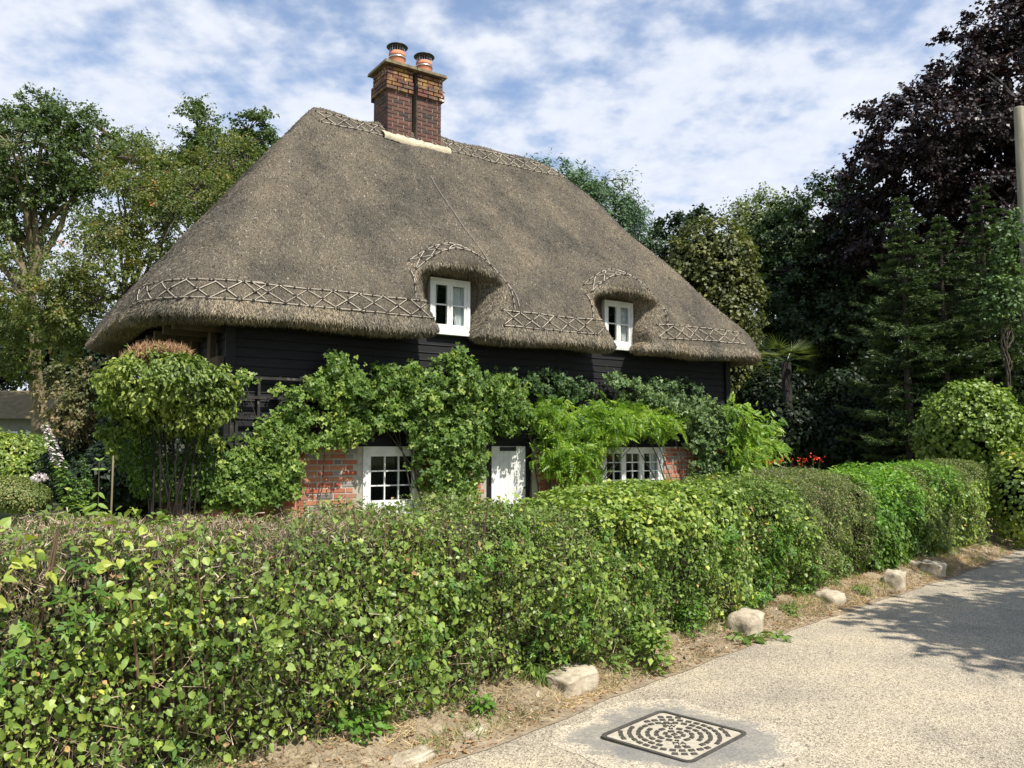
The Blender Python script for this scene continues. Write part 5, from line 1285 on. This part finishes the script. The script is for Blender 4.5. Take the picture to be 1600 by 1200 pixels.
def plate(name, outer, inner, z0, z1, mat):
    mb = MB(); n = len(outer)
    v = [(*p, z0) for p in outer] + [(*p, z1) for p in outer]
    if inner is not None:
        v += [(*p, z1) for p in inner] + [(*p, z0-.01) for p in inner]; f = []
        for i in range(n): j = (i+1) % n; f += [(i, j, n+j, n+i), (n+i, n+j, 2*n+j, 2*n+i), (2*n+i, 2*n+j, 3*n+j, 3*n+i)]
        mb.add(v, f)
    else:
        f = [(i, (i+1) % n, n+(i+1) % n, n+i) for i in range(n)]; mb.add(v, f)
        mb.add([(0, 0, z1)] + [(*p, z1) for p in outer], [(0, 1+i, 1+(i+1) % n) for i in range(n)])
    return mb.build(name, mat, dc)
plate('frame', rrect(hx, hy, .05), rrect(hx-.022, hy-.022, .035), -.012, .008, M['castiron'])
plate('lid', rrect(hx-.026, hy-.026, .033), None, -.012, .002, M['dust'])
pm = MB().add([(-.017, -.0125, 0), (.017, -.0125, 0), (.017, .0125, 0), (-.017, .0125, 0), (-.0155, -.011, .006), (.0155, -.011, .006), (.0155, .011, .006), (-.0155, .011, .006)], [(4, 5, 6, 7), (0, 1, 5, 4), (1, 2, 6, 5), (2, 3, 7, 6), (3, 0, 4, 7)]).mesh('tread_stud'); pm.materials.append(M['castiron'])
cnt_ = 0
for ri in range(0, 8):
    R0 = ri*.049; m_ = 1 if ri == 0 else int(2*math.pi*R0/.049)
    for k_ in range(m_):
        a = 2*math.pi*k_/m_ + ri*.4; x, y = R0*math.cos(a), R0*math.sin(a)
        if abs(x) > hx-.05 or abs(y) > hy-.05 or (abs(x) > hx-.075 and abs(y) > hy-.075): continue
        d1 = (x-y)/math.sqrt(2); d2 = (x+y)/math.sqrt(2)
        if abs(d2) < .085 and .095 < abs(d1) < .185: continue
        o = bpy.data.objects.new('tread_stud', pm); COL.objects.link(o); o.parent = dc; o.location = (x, y, .002); o.rotation_euler = (0, 0, a+math.pi/2); cnt_ += 1
print('studs', cnt_)
def cast(txt, x, y, rot, size):
    cu = bpy.data.curves.new('lettering', 'FONT'); cu.body = txt; cu.size = size; cu.align_x = 'CENTER'; cu.align_y = 'CENTER'; cu.extrude = .003
    tmp = bpy.data.objects.new('tmp', cu); COL.objects.link(tmp)
    dg = bpy.context.evaluated_depsgraph_get(); dg.update(); me = bpy.data.meshes.new_from_object(tmp.evaluated_get(dg)); bpy.data.objects.remove(tmp)
    me.name = 'lettering'; me.materials.clear(); me.materials.append(M['castiron']); o = bpy.data.objects.new('lettering', me); COL.objects.link(o); o.parent = dc; o.location = (x, y, .0035); o.rotation_euler = (0, 0, rot)
# the lettering reads towards the camera across the diagonal
view = np.array([0.0, 1.0]); vx = view @ np.array([ex[0], ex[1]]); vy = view @ np.array([ey[0], ey[1]]); up_ = math.atan2(vy, vx); rot_ = up_ - math.pi/2
for sgn, txt, sm in ((1, 'EW', 'BS 497'), (-1, 'MA', '00 40')):
    for dd, tx, sz in ((.135, txt, .05), (.178, sm, .028), (.095, '00' if sgn > 0 else '00 ', .026)):
        cast(tx, math.cos(up_)*dd*sgn, math.sin(up_)*dd*sgn, rot_, sz)

# ------------------------------------------------------------------ telegraph pole
pb = pt(1592, 700, 17.0); ptop = pt(1592, 168, 17.0)
pl = MB(); pl.tube([(0, 0, 0), (0, 0, 3), (0, 0, 6), (0, 0, ptop[2]-.02), (0, 0, ptop[2])], [.135, .125, .112, .10, .095], 14)
po = pl.build('telegraph_pole', M['pole'], None, True); po.location = (ptop[0], ptop[1], 0); po.rotation_euler = (0.0, 0, 0); tag(po, 'weathered wooden telegraph pole standing in front of the copper beech', 'pole')

# ------------------------------------------------------------------ neighbour, lawn edge, trees
def treeL(*a): return a
def lob(px, py, rx, ry, Y, ry3=None): return ell(px, py, rx, ry, Y, ry3)
nb0 = pt(-70, 700, 25); 
nbt = thing('outbuilding', 'low old outbuilding with mossy roof and pale grey wall behind the left-hand tree', 'outbuilding', (nb0[0], nb0[1], 0))
def nbox(name, lo, hi, mat, par=None):
    mb = MB(); mb.box(lo, hi); return mb.build(name, mat, par or nbt)
zt = pt(0, 652, 25)[2]; zrf = pt(0, 624, 25)[2]
wl = nbox('wall', (-6, 0, 0), (3.1, 4, zt), M['render'])
mb = MB(); mb.add([(-6.3, -.4, zt-.05), (3.3, -.4, zt-.05), (3.3, 2, zrf+.4), (-6.3, 2, zrf+.4), (3.3, 4.4, zt-.05), (-6.3, 4.4, zt-.05)], [(0, 1, 2, 3), (3, 2, 4, 5)]); mb.add([(3.1, 0, zt-.05), (3.1, 4, zt-.05), (3.1, 2, zrf+.3)], [(0, 1, 2)])
mb.build('roof', M['rooftile'], nbt)
for i in range(6):
    x0_ = -2.6+i*.95; f = nbox('window', (x0_, -.06, 1.35), (x0_+.7, -.01, 2.1), M['white'], nbt)
    g_ = nbox('pane', (x0_+.06, -.075, 1.41), (x0_+.64, -.062, 2.04), M['dark'], f)

ash = 'broadleaved trees behind the left end of the cottage'
b1 = pt(66, 700, 22); b1[2] = 0
make_tree('ash_tree', 'tall airy tree with a pale forking trunk at the far left edge', b1,
          [lob(45, 250, 95, 85, 22, 100), lob(125, 235, 60, 70, 22), lob(20, 340, 60, 60, 22), lob(150, 330, 42, 70, 21.5), lob(-40, 250, 70, 90, 22), lob(-30, 420, 80, 60, 21.5), lob(110, 185, 35, 30, 22), lob(40, 175, 38, 28, 22)],
          M['tree'], 101, ncl=430, lpc=140, cr=.44, ls=.09, trunk_r=.25, fork=.42, bark='palebark', group=ash, inner=.25, limbs=14)
b2 = pt(160, 700, 20); b2[2] = 0
def berries(t, C, r):
    k = r.choice(len(C), 12); n = 12*22; i = np.repeat(k, 22); P = C[i] + np.repeat(r.normal(0, .25, (12, 3)), 22, 0) + r.normal(0, .06, (n, 3))
    leaves('berry', P, leaf_frames(P, sph(n, r), None, .5, r), np.full(n, .035), RW, M['berry'], t)
make_tree('rowan_tree', 'thin yellowish rowan with sparse orange berries between the tall tree and the roof', b2,
          [lob(235, 345, 75, 70, 20), lob(160, 420, 50, 60, 19), lob(300, 300, 60, 50, 21), lob(225, 270, 60, 40, 21), lob(350, 250, 50, 45, 22), lob(110, 470, 60, 55, 19), lob(60, 440, 60, 45, 19)],
          M['rowan'], 102, ncl=400, lpc=105, cr=.40, ls=.075, trunk_r=.13, fork=.4, group=ash, inner=.2, limbs=14, extra=berries, tmpl=RH)
b3 = pt(340, 700, 26); b3[2] = 0
make_tree('ash_tree', 'upright spiky-topped tree rising highest just left of the thatch peak', b3,
          [lob(305, 215, 26, 50, 26), lob(330, 260, 45, 55, 26), lob(398, 215, 34, 42, 26), lob(270, 300, 50, 55, 26), lob(420, 250, 30, 45, 26), lob(375, 300, 60, 55, 26), lob(300, 172, 14, 22, 26), lob(350, 190, 14, 20, 26), lob(205, 245, 30, 32, 26)],
          M['tree'], 103, ncl=330, lpc=150, cr=.40, ls=.10, trunk_r=.22, fork=.45, group=ash, inner=.25)
# low leafage on the pale trunk
shrub('elder_bush', 'ragged twiggy bush growing round the pale trunk at the left', 'bush', [lob(40, 500, 50, 45, 20), lob(100, 520, 35, 50, 19.5), lob(20, 560, 40, 40, 21)], 'rowan', 9000, .085, 104, RH, inner=.2, core=0, clump=160)
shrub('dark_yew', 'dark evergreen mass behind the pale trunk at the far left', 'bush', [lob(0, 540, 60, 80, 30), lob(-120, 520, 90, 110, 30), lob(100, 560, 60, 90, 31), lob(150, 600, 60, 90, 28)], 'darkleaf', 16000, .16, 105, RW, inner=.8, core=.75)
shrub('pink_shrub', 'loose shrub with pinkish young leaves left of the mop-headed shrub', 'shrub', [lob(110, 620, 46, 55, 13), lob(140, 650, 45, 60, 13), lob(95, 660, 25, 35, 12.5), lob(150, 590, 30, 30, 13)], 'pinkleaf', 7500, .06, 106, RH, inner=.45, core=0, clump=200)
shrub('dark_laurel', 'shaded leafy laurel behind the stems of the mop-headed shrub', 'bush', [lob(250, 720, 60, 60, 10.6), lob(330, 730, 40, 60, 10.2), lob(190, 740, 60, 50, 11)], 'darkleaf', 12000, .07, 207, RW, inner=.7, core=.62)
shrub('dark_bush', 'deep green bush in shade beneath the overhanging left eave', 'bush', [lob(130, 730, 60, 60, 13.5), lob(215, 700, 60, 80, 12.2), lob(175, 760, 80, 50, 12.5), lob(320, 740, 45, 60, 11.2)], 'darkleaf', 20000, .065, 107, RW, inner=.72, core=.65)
shrub('rough_bank', 'sunlit grassy green bush beyond the lawn at the far left', 'bush', [lob(20, 720, 75, 45, 19), lob(-60, 715, 80, 50, 19), lob(60, 740, 50, 32, 18)], 'ivy', 22000, .09, 108, RH, inner=.75, core=.7)
shrub('low_box_hedge', 'low flat-topped clipped hedge on the lawn at the far left', 'hedge', [lob(10, 775, 70, 24, 12, 40), lob(-80, 775, 80, 24, 12, 40)], 'olive', 26000, .035, 109, RH, inner=.85, core=.8)
# flowers behind the near hedge
def spire(label, px0, py0, px1, py1, Y, n, sz, mat, seed, grp='flower spires behind the hedge'):
    a = pt(px0, py0, Y); b = pt(px1, py1, Y); base = a.copy(); base[2] = 0; r = np.random.default_rng(seed)
    t = thing('flower_spire', label, 'flower', tuple(base), 0, grp); mb = MB(); pth = bez(base, (base+a)/2, a, 5); pth2 = bez(a, a*.4+b*.6 + np.array([.03, 0, 0]), b, 8)
    mb.tube(np.concatenate([pth, pth2[1:]])-base, .008, 5); mb.build('stem', M['rose'], t)
    for part_, lo, hi, m_, s_ in (('flower', .42, 1, mat, sz), ('foliage', 0.0, .5, 'rose', sz*1.3)):
        tt_ = np.sort(r.uniform(lo, hi, n)); c = np.stack([np.interp(tt_, np.linspace(0, 1, 8), pth2[:, i]) for i in range(3)], -1); an = r.uniform(0, 6.28, n)
        rad = .035*(1.2-tt_*.8); P = c + np.stack([np.cos(an)*rad, np.sin(an)*rad, 0*an], -1); D = np.stack([np.cos(an), np.sin(an), -.1+0*an], -1)
        leaves(part_, P, leaf_frames(P, D*.3+[0, 0, 1], D, .25, r), s_*(1.15-.6*tt_), RW, M[m_], t)
spire('tallest white-purple flower spire, curving up against the dark bush', 112, 790, 68, 662, 6.2, 150, .035, 'petal_white', 1)
spire('short pale flower spire beside the tallest one, half height', 118, 795, 116, 745, 6.2, 90, .026, 'greyrose', 2)
spire('shaded greyish flower spire deep among the dark bush leaves', 134, 790, 130, 715, 6.8, 110, .03, 'greyrose', 3)
hd = pt(62, 747, 6.5); t = thing('white_flower', 'round white flower head beside the tallest flower spire', 'flower', (hd[0], hd[1], 0)); r = np.random.default_rng(3)
P = hd + sph(120, r)*[.05, .05, .025]; leaves('petal', P, leaf_frames(P, P-hd+[0, 0, .03], None, .4, r), np.full(120, .022), RW, M['petal_white'], t)
mb = MB(); mb.tube([(0, 0, 0), (.01, 0, .7), (0, 0, hd[2])], .005, 5); mb.build('stem', M['rose'], t)
sp0, sp1 = pt(174, 792, 6.0), pt(177, 712, 6.0); sk = MB(); sk.tube([(0, 0, 0), (sp0[0]*0, 0, sp0[2]), (sp1[0]-sp0[0], 0, sp1[2])], [.007, .007, .006], 7)
so_ = sk.build('garden_stake', M['palebark'], None, True); so_.location = (sp0[0], sp0[1], 0); tag(so_, 'thin bare wooden stake sticking up behind the near hedge', 'stake')
sd = pt(155, 720, 5.8); t = thing('seedling', 'single-stemmed seedling with paired leaves beside the bare stake', 'plant', (sd[0], sd[1], 0)); mb = MB(); mb.tube([(0, 0, 0), (0.005, 0, sd[2]*.8), (0, 0, sd[2])], .0028, 5); mb.build('stem', M['bark'], t)
for (dz, L_, tl) in ((0, .06, .5), (-.06, .075, -.1), (-.22, .10, -.9), (-.3, .12, -.6), (-.36, .12, -.3)):
    for s_ in (-1, 1):
        me = LM[4]; o = bpy.data.objects.new('leaf', me); COL.objects.link(o); o.parent = t; o.matrix_local = Matrix.Translation((0, 0, sd[2]+dz)) @ Matrix.Rotation(-s_*math.pi/2 + .3, 4, 'Z') @ Matrix.Rotation(tl+.2, 4, 'X') @ Matrix.Rotation(s_*.7, 4, 'Y') @ Matrix.Scale(L_*.62, 4)

# right-hand side, from far to near
def weeping(t, C, r): pass
b = pt(950, 700, 27); b[2] = 0
make_tree('weeping_conifer', 'blue-green drooping conifer rising behind the right slope of the roof', b,
          [lob(955, 300, 32, 34, 27), lob(930, 340, 70, 60, 27), lob(990, 350, 38, 50, 27), lob(862, 258, 24, 20, 27), lob(870, 290, 50, 40, 27), lob(905, 300, 40, 30, 27), lob(1000, 420, 50, 60, 27), lob(900, 420, 90, 80, 27)],
          M['cypress'], 111, ncl=400, lpc=120, cr=.45, ls=.18, trunk_r=.2, fork=.5, tmpl=T_rhomb(.12, .03), droop=.8, inner=.6)
b = pt(1195, 700, 31); b[2] = 0
make_tree('birch_tree', 'pale wispy birch showing against the sky between roof and dark trees', b,
          [lob(1165, 345, 26, 40, 31), lob(1192, 328, 20, 42, 31), lob(1222, 348, 20, 38, 31), lob(1195, 390, 50, 60, 31), lob(1190, 300, 10, 14, 31)],
          M['birch'], 112, ncl=230, lpc=110, cr=.45, ls=.13, trunk_r=.13, fork=.4, droop=1.1, inner=.1, flat=1.1)
b = pt(1120, 700, 21); b[2] = 0
shrub('ivy_clad_tree', 'rounded ivy-smothered tree just right of the roof, brownish olive', 'tree',
      [lob(1112, 410, 62, 66, 21), lob(1090, 460, 62, 70, 21), lob(1135, 480, 55, 80, 21), lob(1120, 570, 60, 90, 21), lob(1070, 420, 30, 45, 21)], 'ivytree', 30000, .10, 113, RW, inner=.74, core=.68, clump=1500)
make_tree('plum_tree', 'sparse twiggy tree peeping over the left of the ivy-smothered tree', pt(1060, 700, 24)*[1, 1, 0],
          [lob(1055, 355, 26, 16, 24), lob(1095, 345, 18, 16, 24), lob(1045, 390, 24, 24, 24)], M['greenleaf'], 114, ncl=50, lpc=60, cr=.28, ls=.12, trunk_r=.08, inner=.1)
b = pt(1300, 700, 25); b[2] = 0
make_tree('sycamore_tree', 'dark green broad tree below and left of the copper beech', b,
          [lob(1290, 340, 75, 50, 25), lob(1240, 400, 60, 60, 25), lob(1320, 300, 26, 22, 25), lob(1300, 420, 90, 60, 25), lob(1215, 440, 40, 50, 24), lob(1290, 520, 90, 60, 24), lob(1220, 500, 40, 50, 23.5)],
          M['greenleaf'], 115, ncl=380, lpc=160, cr=.52, ls=.13, trunk_r=.25, fork=.4, inner=.35, limbs=12, bark='darkbark')
b = pt(1640, 700, 23); b[2] = 0
make_tree('copper_beech', 'huge dark purple copper beech filling the sky at the right', b,
          [lob(1500, 190, 110, 85, 22), lob(1420, 220, 100, 62, 21), lob(1590, 110, 100, 95, 22), lob(1600, 240, 130, 100, 23), lob(1380, 290, 66, 40, 21), lob(1470, 330, 120, 70, 22), lob(1400, 380, 90, 60, 22), lob(1560, 350, 110, 80, 22), lob(1700, 60, 110, 110, 24), lob(1760, 220, 150, 150, 25), lob(1540, 60, 60, 40, 22), lob(1390, 165, 30, 26, 21.5), lob(1610, 10, 60, 40, 22), lob(1345, 262, 42, 26, 21), lob(1375, 205, 34, 26, 21), lob(1330, 330, 50, 34, 22)],
          M['copper'], 116, ncl=820, lpc=165, cr=.55, ls=.115, trunk_r=.40, fork=.35, bark='darkbark', flat=.42, inner=.35, limbs=22, tmpl=RW)
def spruce(label, px, ytop, Y, rbase, seed, ztop=None, tiers=38):
    r = np.random.default_rng(seed); top = pt(px, ytop, Y); base = np.array([top[0], top[1], 0.0]); H = top[2]
    t = thing('spruce_tree', label, 'tree', tuple(base), 0, 'spruce trees in front of the copper beech'); mb = MB(); mb.tube([(0, 0, 0), (0, 0, H*.5), (0, 0, H)], [.12, .07, .01], 8)
    Ps = []; Ds = []; Ts = []
    for i in range(tiers):
        f = (i+.5)/tiers; z = H*(1-f*.93); L0 = min(rbase, 2.5*f**.9)*(.78+.22*math.sin(i*1.9+seed))
        for k in range(int(7+f*5)):
            a = r.uniform(0, 6.28); L = L0*r.uniform(.6, 1.2)+.05; dv = np.array([math.cos(a), math.sin(a), 0]); 
            pth = bez(np.array([0, 0, z]), dv*L*.6+[0, 0, z-.10*L], dv*L+[0, 0, z+.10*L-.05], 8); mb.tube(pth, np.linspace(.014, .003, 8), 3, False)
            m = int(30*L*3)+16; u = r.uniform(.15, 1, m); c = np.stack([np.interp(u, np.linspace(0, 1, 8), pth[:, q]) for q in range(3)], -1)
            sidev = np.cross(dv, [0, 0, 1]); sg = r.choice([-1, 1], m); bl = (.30*(1.1-u))*L*.8*r.random(m)+.01
            c2 = c + sidev*(sg*bl)[:, None] + dv*(bl*.6)[:, None] - np.array([0, 0, .25])*bl[:, None]
            Ts.append(u*.55-.15); Ps.append(c2); Ds.append(sidev*sg[:, None]*.7 + dv + r.normal(0, .25, (m, 3)))
    P = np.concatenate(Ps); D = np.concatenate(Ds); n = len(P)
    K_ = 2; P4 = np.repeat(P, K_, 0) + r.normal(0, .012, (n*K_, 3)); D4 = np.repeat(D, K_, 0) + r.normal(0, .45, (n*K_, 3))
    blades('needle', P4 + base, D4, r.uniform(.06, .12, n*K_), r.uniform(.014, .024, n*K_), M['spruce'], t, cl_(np.repeat(r.normal(.30, .2, n)+np.concatenate(Ts), K_)))
    mb.build('trunk', M['bark'], t)
spruce('spruce with leaning pale tip, left of the pair before the copper beech', 1408, 305, 17.2, 1.25, 121)
spruce('taller spruce with a cross-shaped tip, right of the pair before the copper beech', 1532, 287, 18.2, 1.35, 122)
spruce('short spruce leaning out in front of the gap between the two tall spruces', 1468, 335, 17.4, 1.15, 123)
make_tree('hazel_sapling', 'light green sapling close beside the telegraph pole', pt(1575, 700, 16.2)*[1, 1, 0],
          [lob(1568, 380, 14, 40, 16.2), lob(1578, 440, 16, 50, 16.2), lob(1560, 470, 20, 40, 16.2), lob(1588, 350, 9, 20, 16.2)], M['greyrose'], 124, ncl=70, lpc=45, cr=.24, ls=.09, trunk_r=.04, inner=.1)
# palm
pc = pt(1228, 566, 18.5); t = thing('fan_palm', 'fan palm with stiff arching fronds beside the right eave', 'palm', (pc[0], pc[1], 0)); r = np.random.default_rng(9)
mb = MB(); mb.tube([(0, 0, 0), (.03, 0, pc[2]*.5), (0, 0, pc[2])], [.12, .10, .11], 10); mb.build('trunk', M['darkbark'], t, True)
for k in range(17):
    a = k*2.4; el = r.uniform(-.6, 1.0); dv = np.array([math.cos(a)*math.cos(el), math.sin(a)*math.cos(el), math.sin(el)]); L = .38
    c0 = dv*L + np.array([0, 0, pc[2]-.1*0]); sdv = unit(np.cross(dv, [0, 0, 1.0])); upv = np.cross(sdv, dv)
    n = 15; th = np.linspace(-1.2, 1.2, n); D = np.cos(th)[:, None]*dv + np.sin(th)[:, None]*sdv - np.array([0, 0, .25]); P = np.tile(c0, (n, 1)) + np.array([pc[0], pc[1], 0])
    bo = blades('frond', P, D, np.full(n, .48), np.full(n, .03), M['palm'], t, r.uniform(0, 1, n), kind=None, side=np.tile(upv, (n, 1)))
    mb = MB(); mb.tube([(0, 0, pc[2]), c0], .012, 4, False); mb.build('leaf_stalk', M['palm'], t)
# shaded undergrowth behind the right part of the garden
dk = 'shaded shrubs at the back of the garden'
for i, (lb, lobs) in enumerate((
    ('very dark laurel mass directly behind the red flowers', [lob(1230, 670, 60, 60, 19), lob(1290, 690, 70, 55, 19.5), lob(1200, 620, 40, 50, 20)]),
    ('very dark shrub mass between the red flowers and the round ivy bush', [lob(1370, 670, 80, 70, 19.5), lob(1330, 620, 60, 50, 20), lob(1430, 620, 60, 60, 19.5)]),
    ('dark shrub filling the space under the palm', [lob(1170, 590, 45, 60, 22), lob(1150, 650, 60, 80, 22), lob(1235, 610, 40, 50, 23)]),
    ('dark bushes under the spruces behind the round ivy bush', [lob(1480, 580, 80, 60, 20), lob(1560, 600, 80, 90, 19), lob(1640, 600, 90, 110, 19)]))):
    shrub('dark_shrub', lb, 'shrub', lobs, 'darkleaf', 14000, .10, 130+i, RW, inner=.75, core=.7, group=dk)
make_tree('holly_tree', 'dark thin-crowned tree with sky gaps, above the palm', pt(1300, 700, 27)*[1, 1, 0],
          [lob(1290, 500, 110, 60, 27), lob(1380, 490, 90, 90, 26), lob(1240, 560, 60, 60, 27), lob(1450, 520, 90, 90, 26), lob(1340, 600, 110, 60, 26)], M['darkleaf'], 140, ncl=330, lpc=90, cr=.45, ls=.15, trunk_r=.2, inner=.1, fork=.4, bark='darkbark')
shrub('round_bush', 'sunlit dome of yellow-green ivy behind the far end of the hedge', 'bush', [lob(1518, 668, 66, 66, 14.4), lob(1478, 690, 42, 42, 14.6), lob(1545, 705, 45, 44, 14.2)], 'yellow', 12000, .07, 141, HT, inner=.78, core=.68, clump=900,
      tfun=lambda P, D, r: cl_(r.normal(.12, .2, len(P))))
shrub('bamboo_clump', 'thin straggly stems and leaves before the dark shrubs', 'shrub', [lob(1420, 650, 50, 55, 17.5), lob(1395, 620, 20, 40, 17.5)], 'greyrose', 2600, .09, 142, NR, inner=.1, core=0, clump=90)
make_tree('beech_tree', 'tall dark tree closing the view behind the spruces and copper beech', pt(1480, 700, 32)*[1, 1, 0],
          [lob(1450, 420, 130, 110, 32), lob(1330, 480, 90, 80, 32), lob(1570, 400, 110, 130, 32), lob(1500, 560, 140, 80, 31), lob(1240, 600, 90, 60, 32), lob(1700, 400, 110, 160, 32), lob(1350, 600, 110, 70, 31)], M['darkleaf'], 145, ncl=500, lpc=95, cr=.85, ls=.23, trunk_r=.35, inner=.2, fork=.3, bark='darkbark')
# crocosmia
r = np.random.default_rng(77)
for k, (px, py, lb) in enumerate(((1205, 720, 'small red flower spray nearest the cottage corner'), (1222, 719, 'red flower spray second from the cottage corner'), (1252, 722, 'red flower spray in the middle of the row'), (1272, 717, 'tallest, brightest red flower spray at the laurel end of the row'))):
    c = pt(px, py, 13.0); t = thing('crocosmia', lb, 'flower', (c[0], c[1], 0), 0, 'red flower sprays behind the hedge'); n = 16 if k != 3 else 34
    P = c + r.normal(0, 1, (n, 3))*[.06 if k < 3 else .10, .06, .03]; leaves('flower', P, leaf_frames(P, sph(n, r), None, .4, r), np.full(n, .04), RH, M['petal_red'], t)
    mb = MB()
    for q in range(5): mb.tube([(0, 0, 0), (r.normal(0, .05), 0, c[2]*.6), (r.normal(0, .08), r.normal(0, .08), c[2])], .004, 4, False)
    mb.build('stem', M['rose'], t)
    P = c*[1, 1, 0] + np.stack([r.normal(0, .06, 40), r.normal(0, .06, 40), r.uniform(0, .4, 40)], -1)
    blades('blade', P, np.array([[0, 0, 1.0]]) + r.normal(0, .25, P.shape), r.uniform(.5, .9, 40), .02, M['rose'], t)
# unseen lane trees: near pair inferred from road shadows, the rest added for shade
lane = 'trees along the far side of the lane'
for k, (x, y, z, R_, nc) in enumerate(((8.5, 3.7, 6.2, 1.9, 150), (10.6, 6.6, 6.6, 2.0, 150), (14.6, 10.2, 6.8, 2.4, 170), (18.2, 14.0, 7.2, 2.8, 170), (20.5, 19, 8, 3.2, 150))):
    make_tree('lane_tree', ('leafy roadside tree nearest the drain cover, across the lane', 'second leafy tree across the lane, opposite the olive hedge', 'third tree across the lane, added out of view for shade, opposite the bend', 'fourth tree across the lane, added out of view for shade, beyond the pole', 'farthest and largest tree across the lane, added out of view for shade')[k], (x+.6, y-.4, 0), [(x, y, z, R_, R_, R_*.8), (x-.9, y+.8, z-.6, R_*.7, R_*.7, R_*.5)], M['tree'], 150+k, ncl=nc, lpc=60, cr=.6, ls=.2, trunk_r=.18, fork=.5, inner=.1, group=lane)
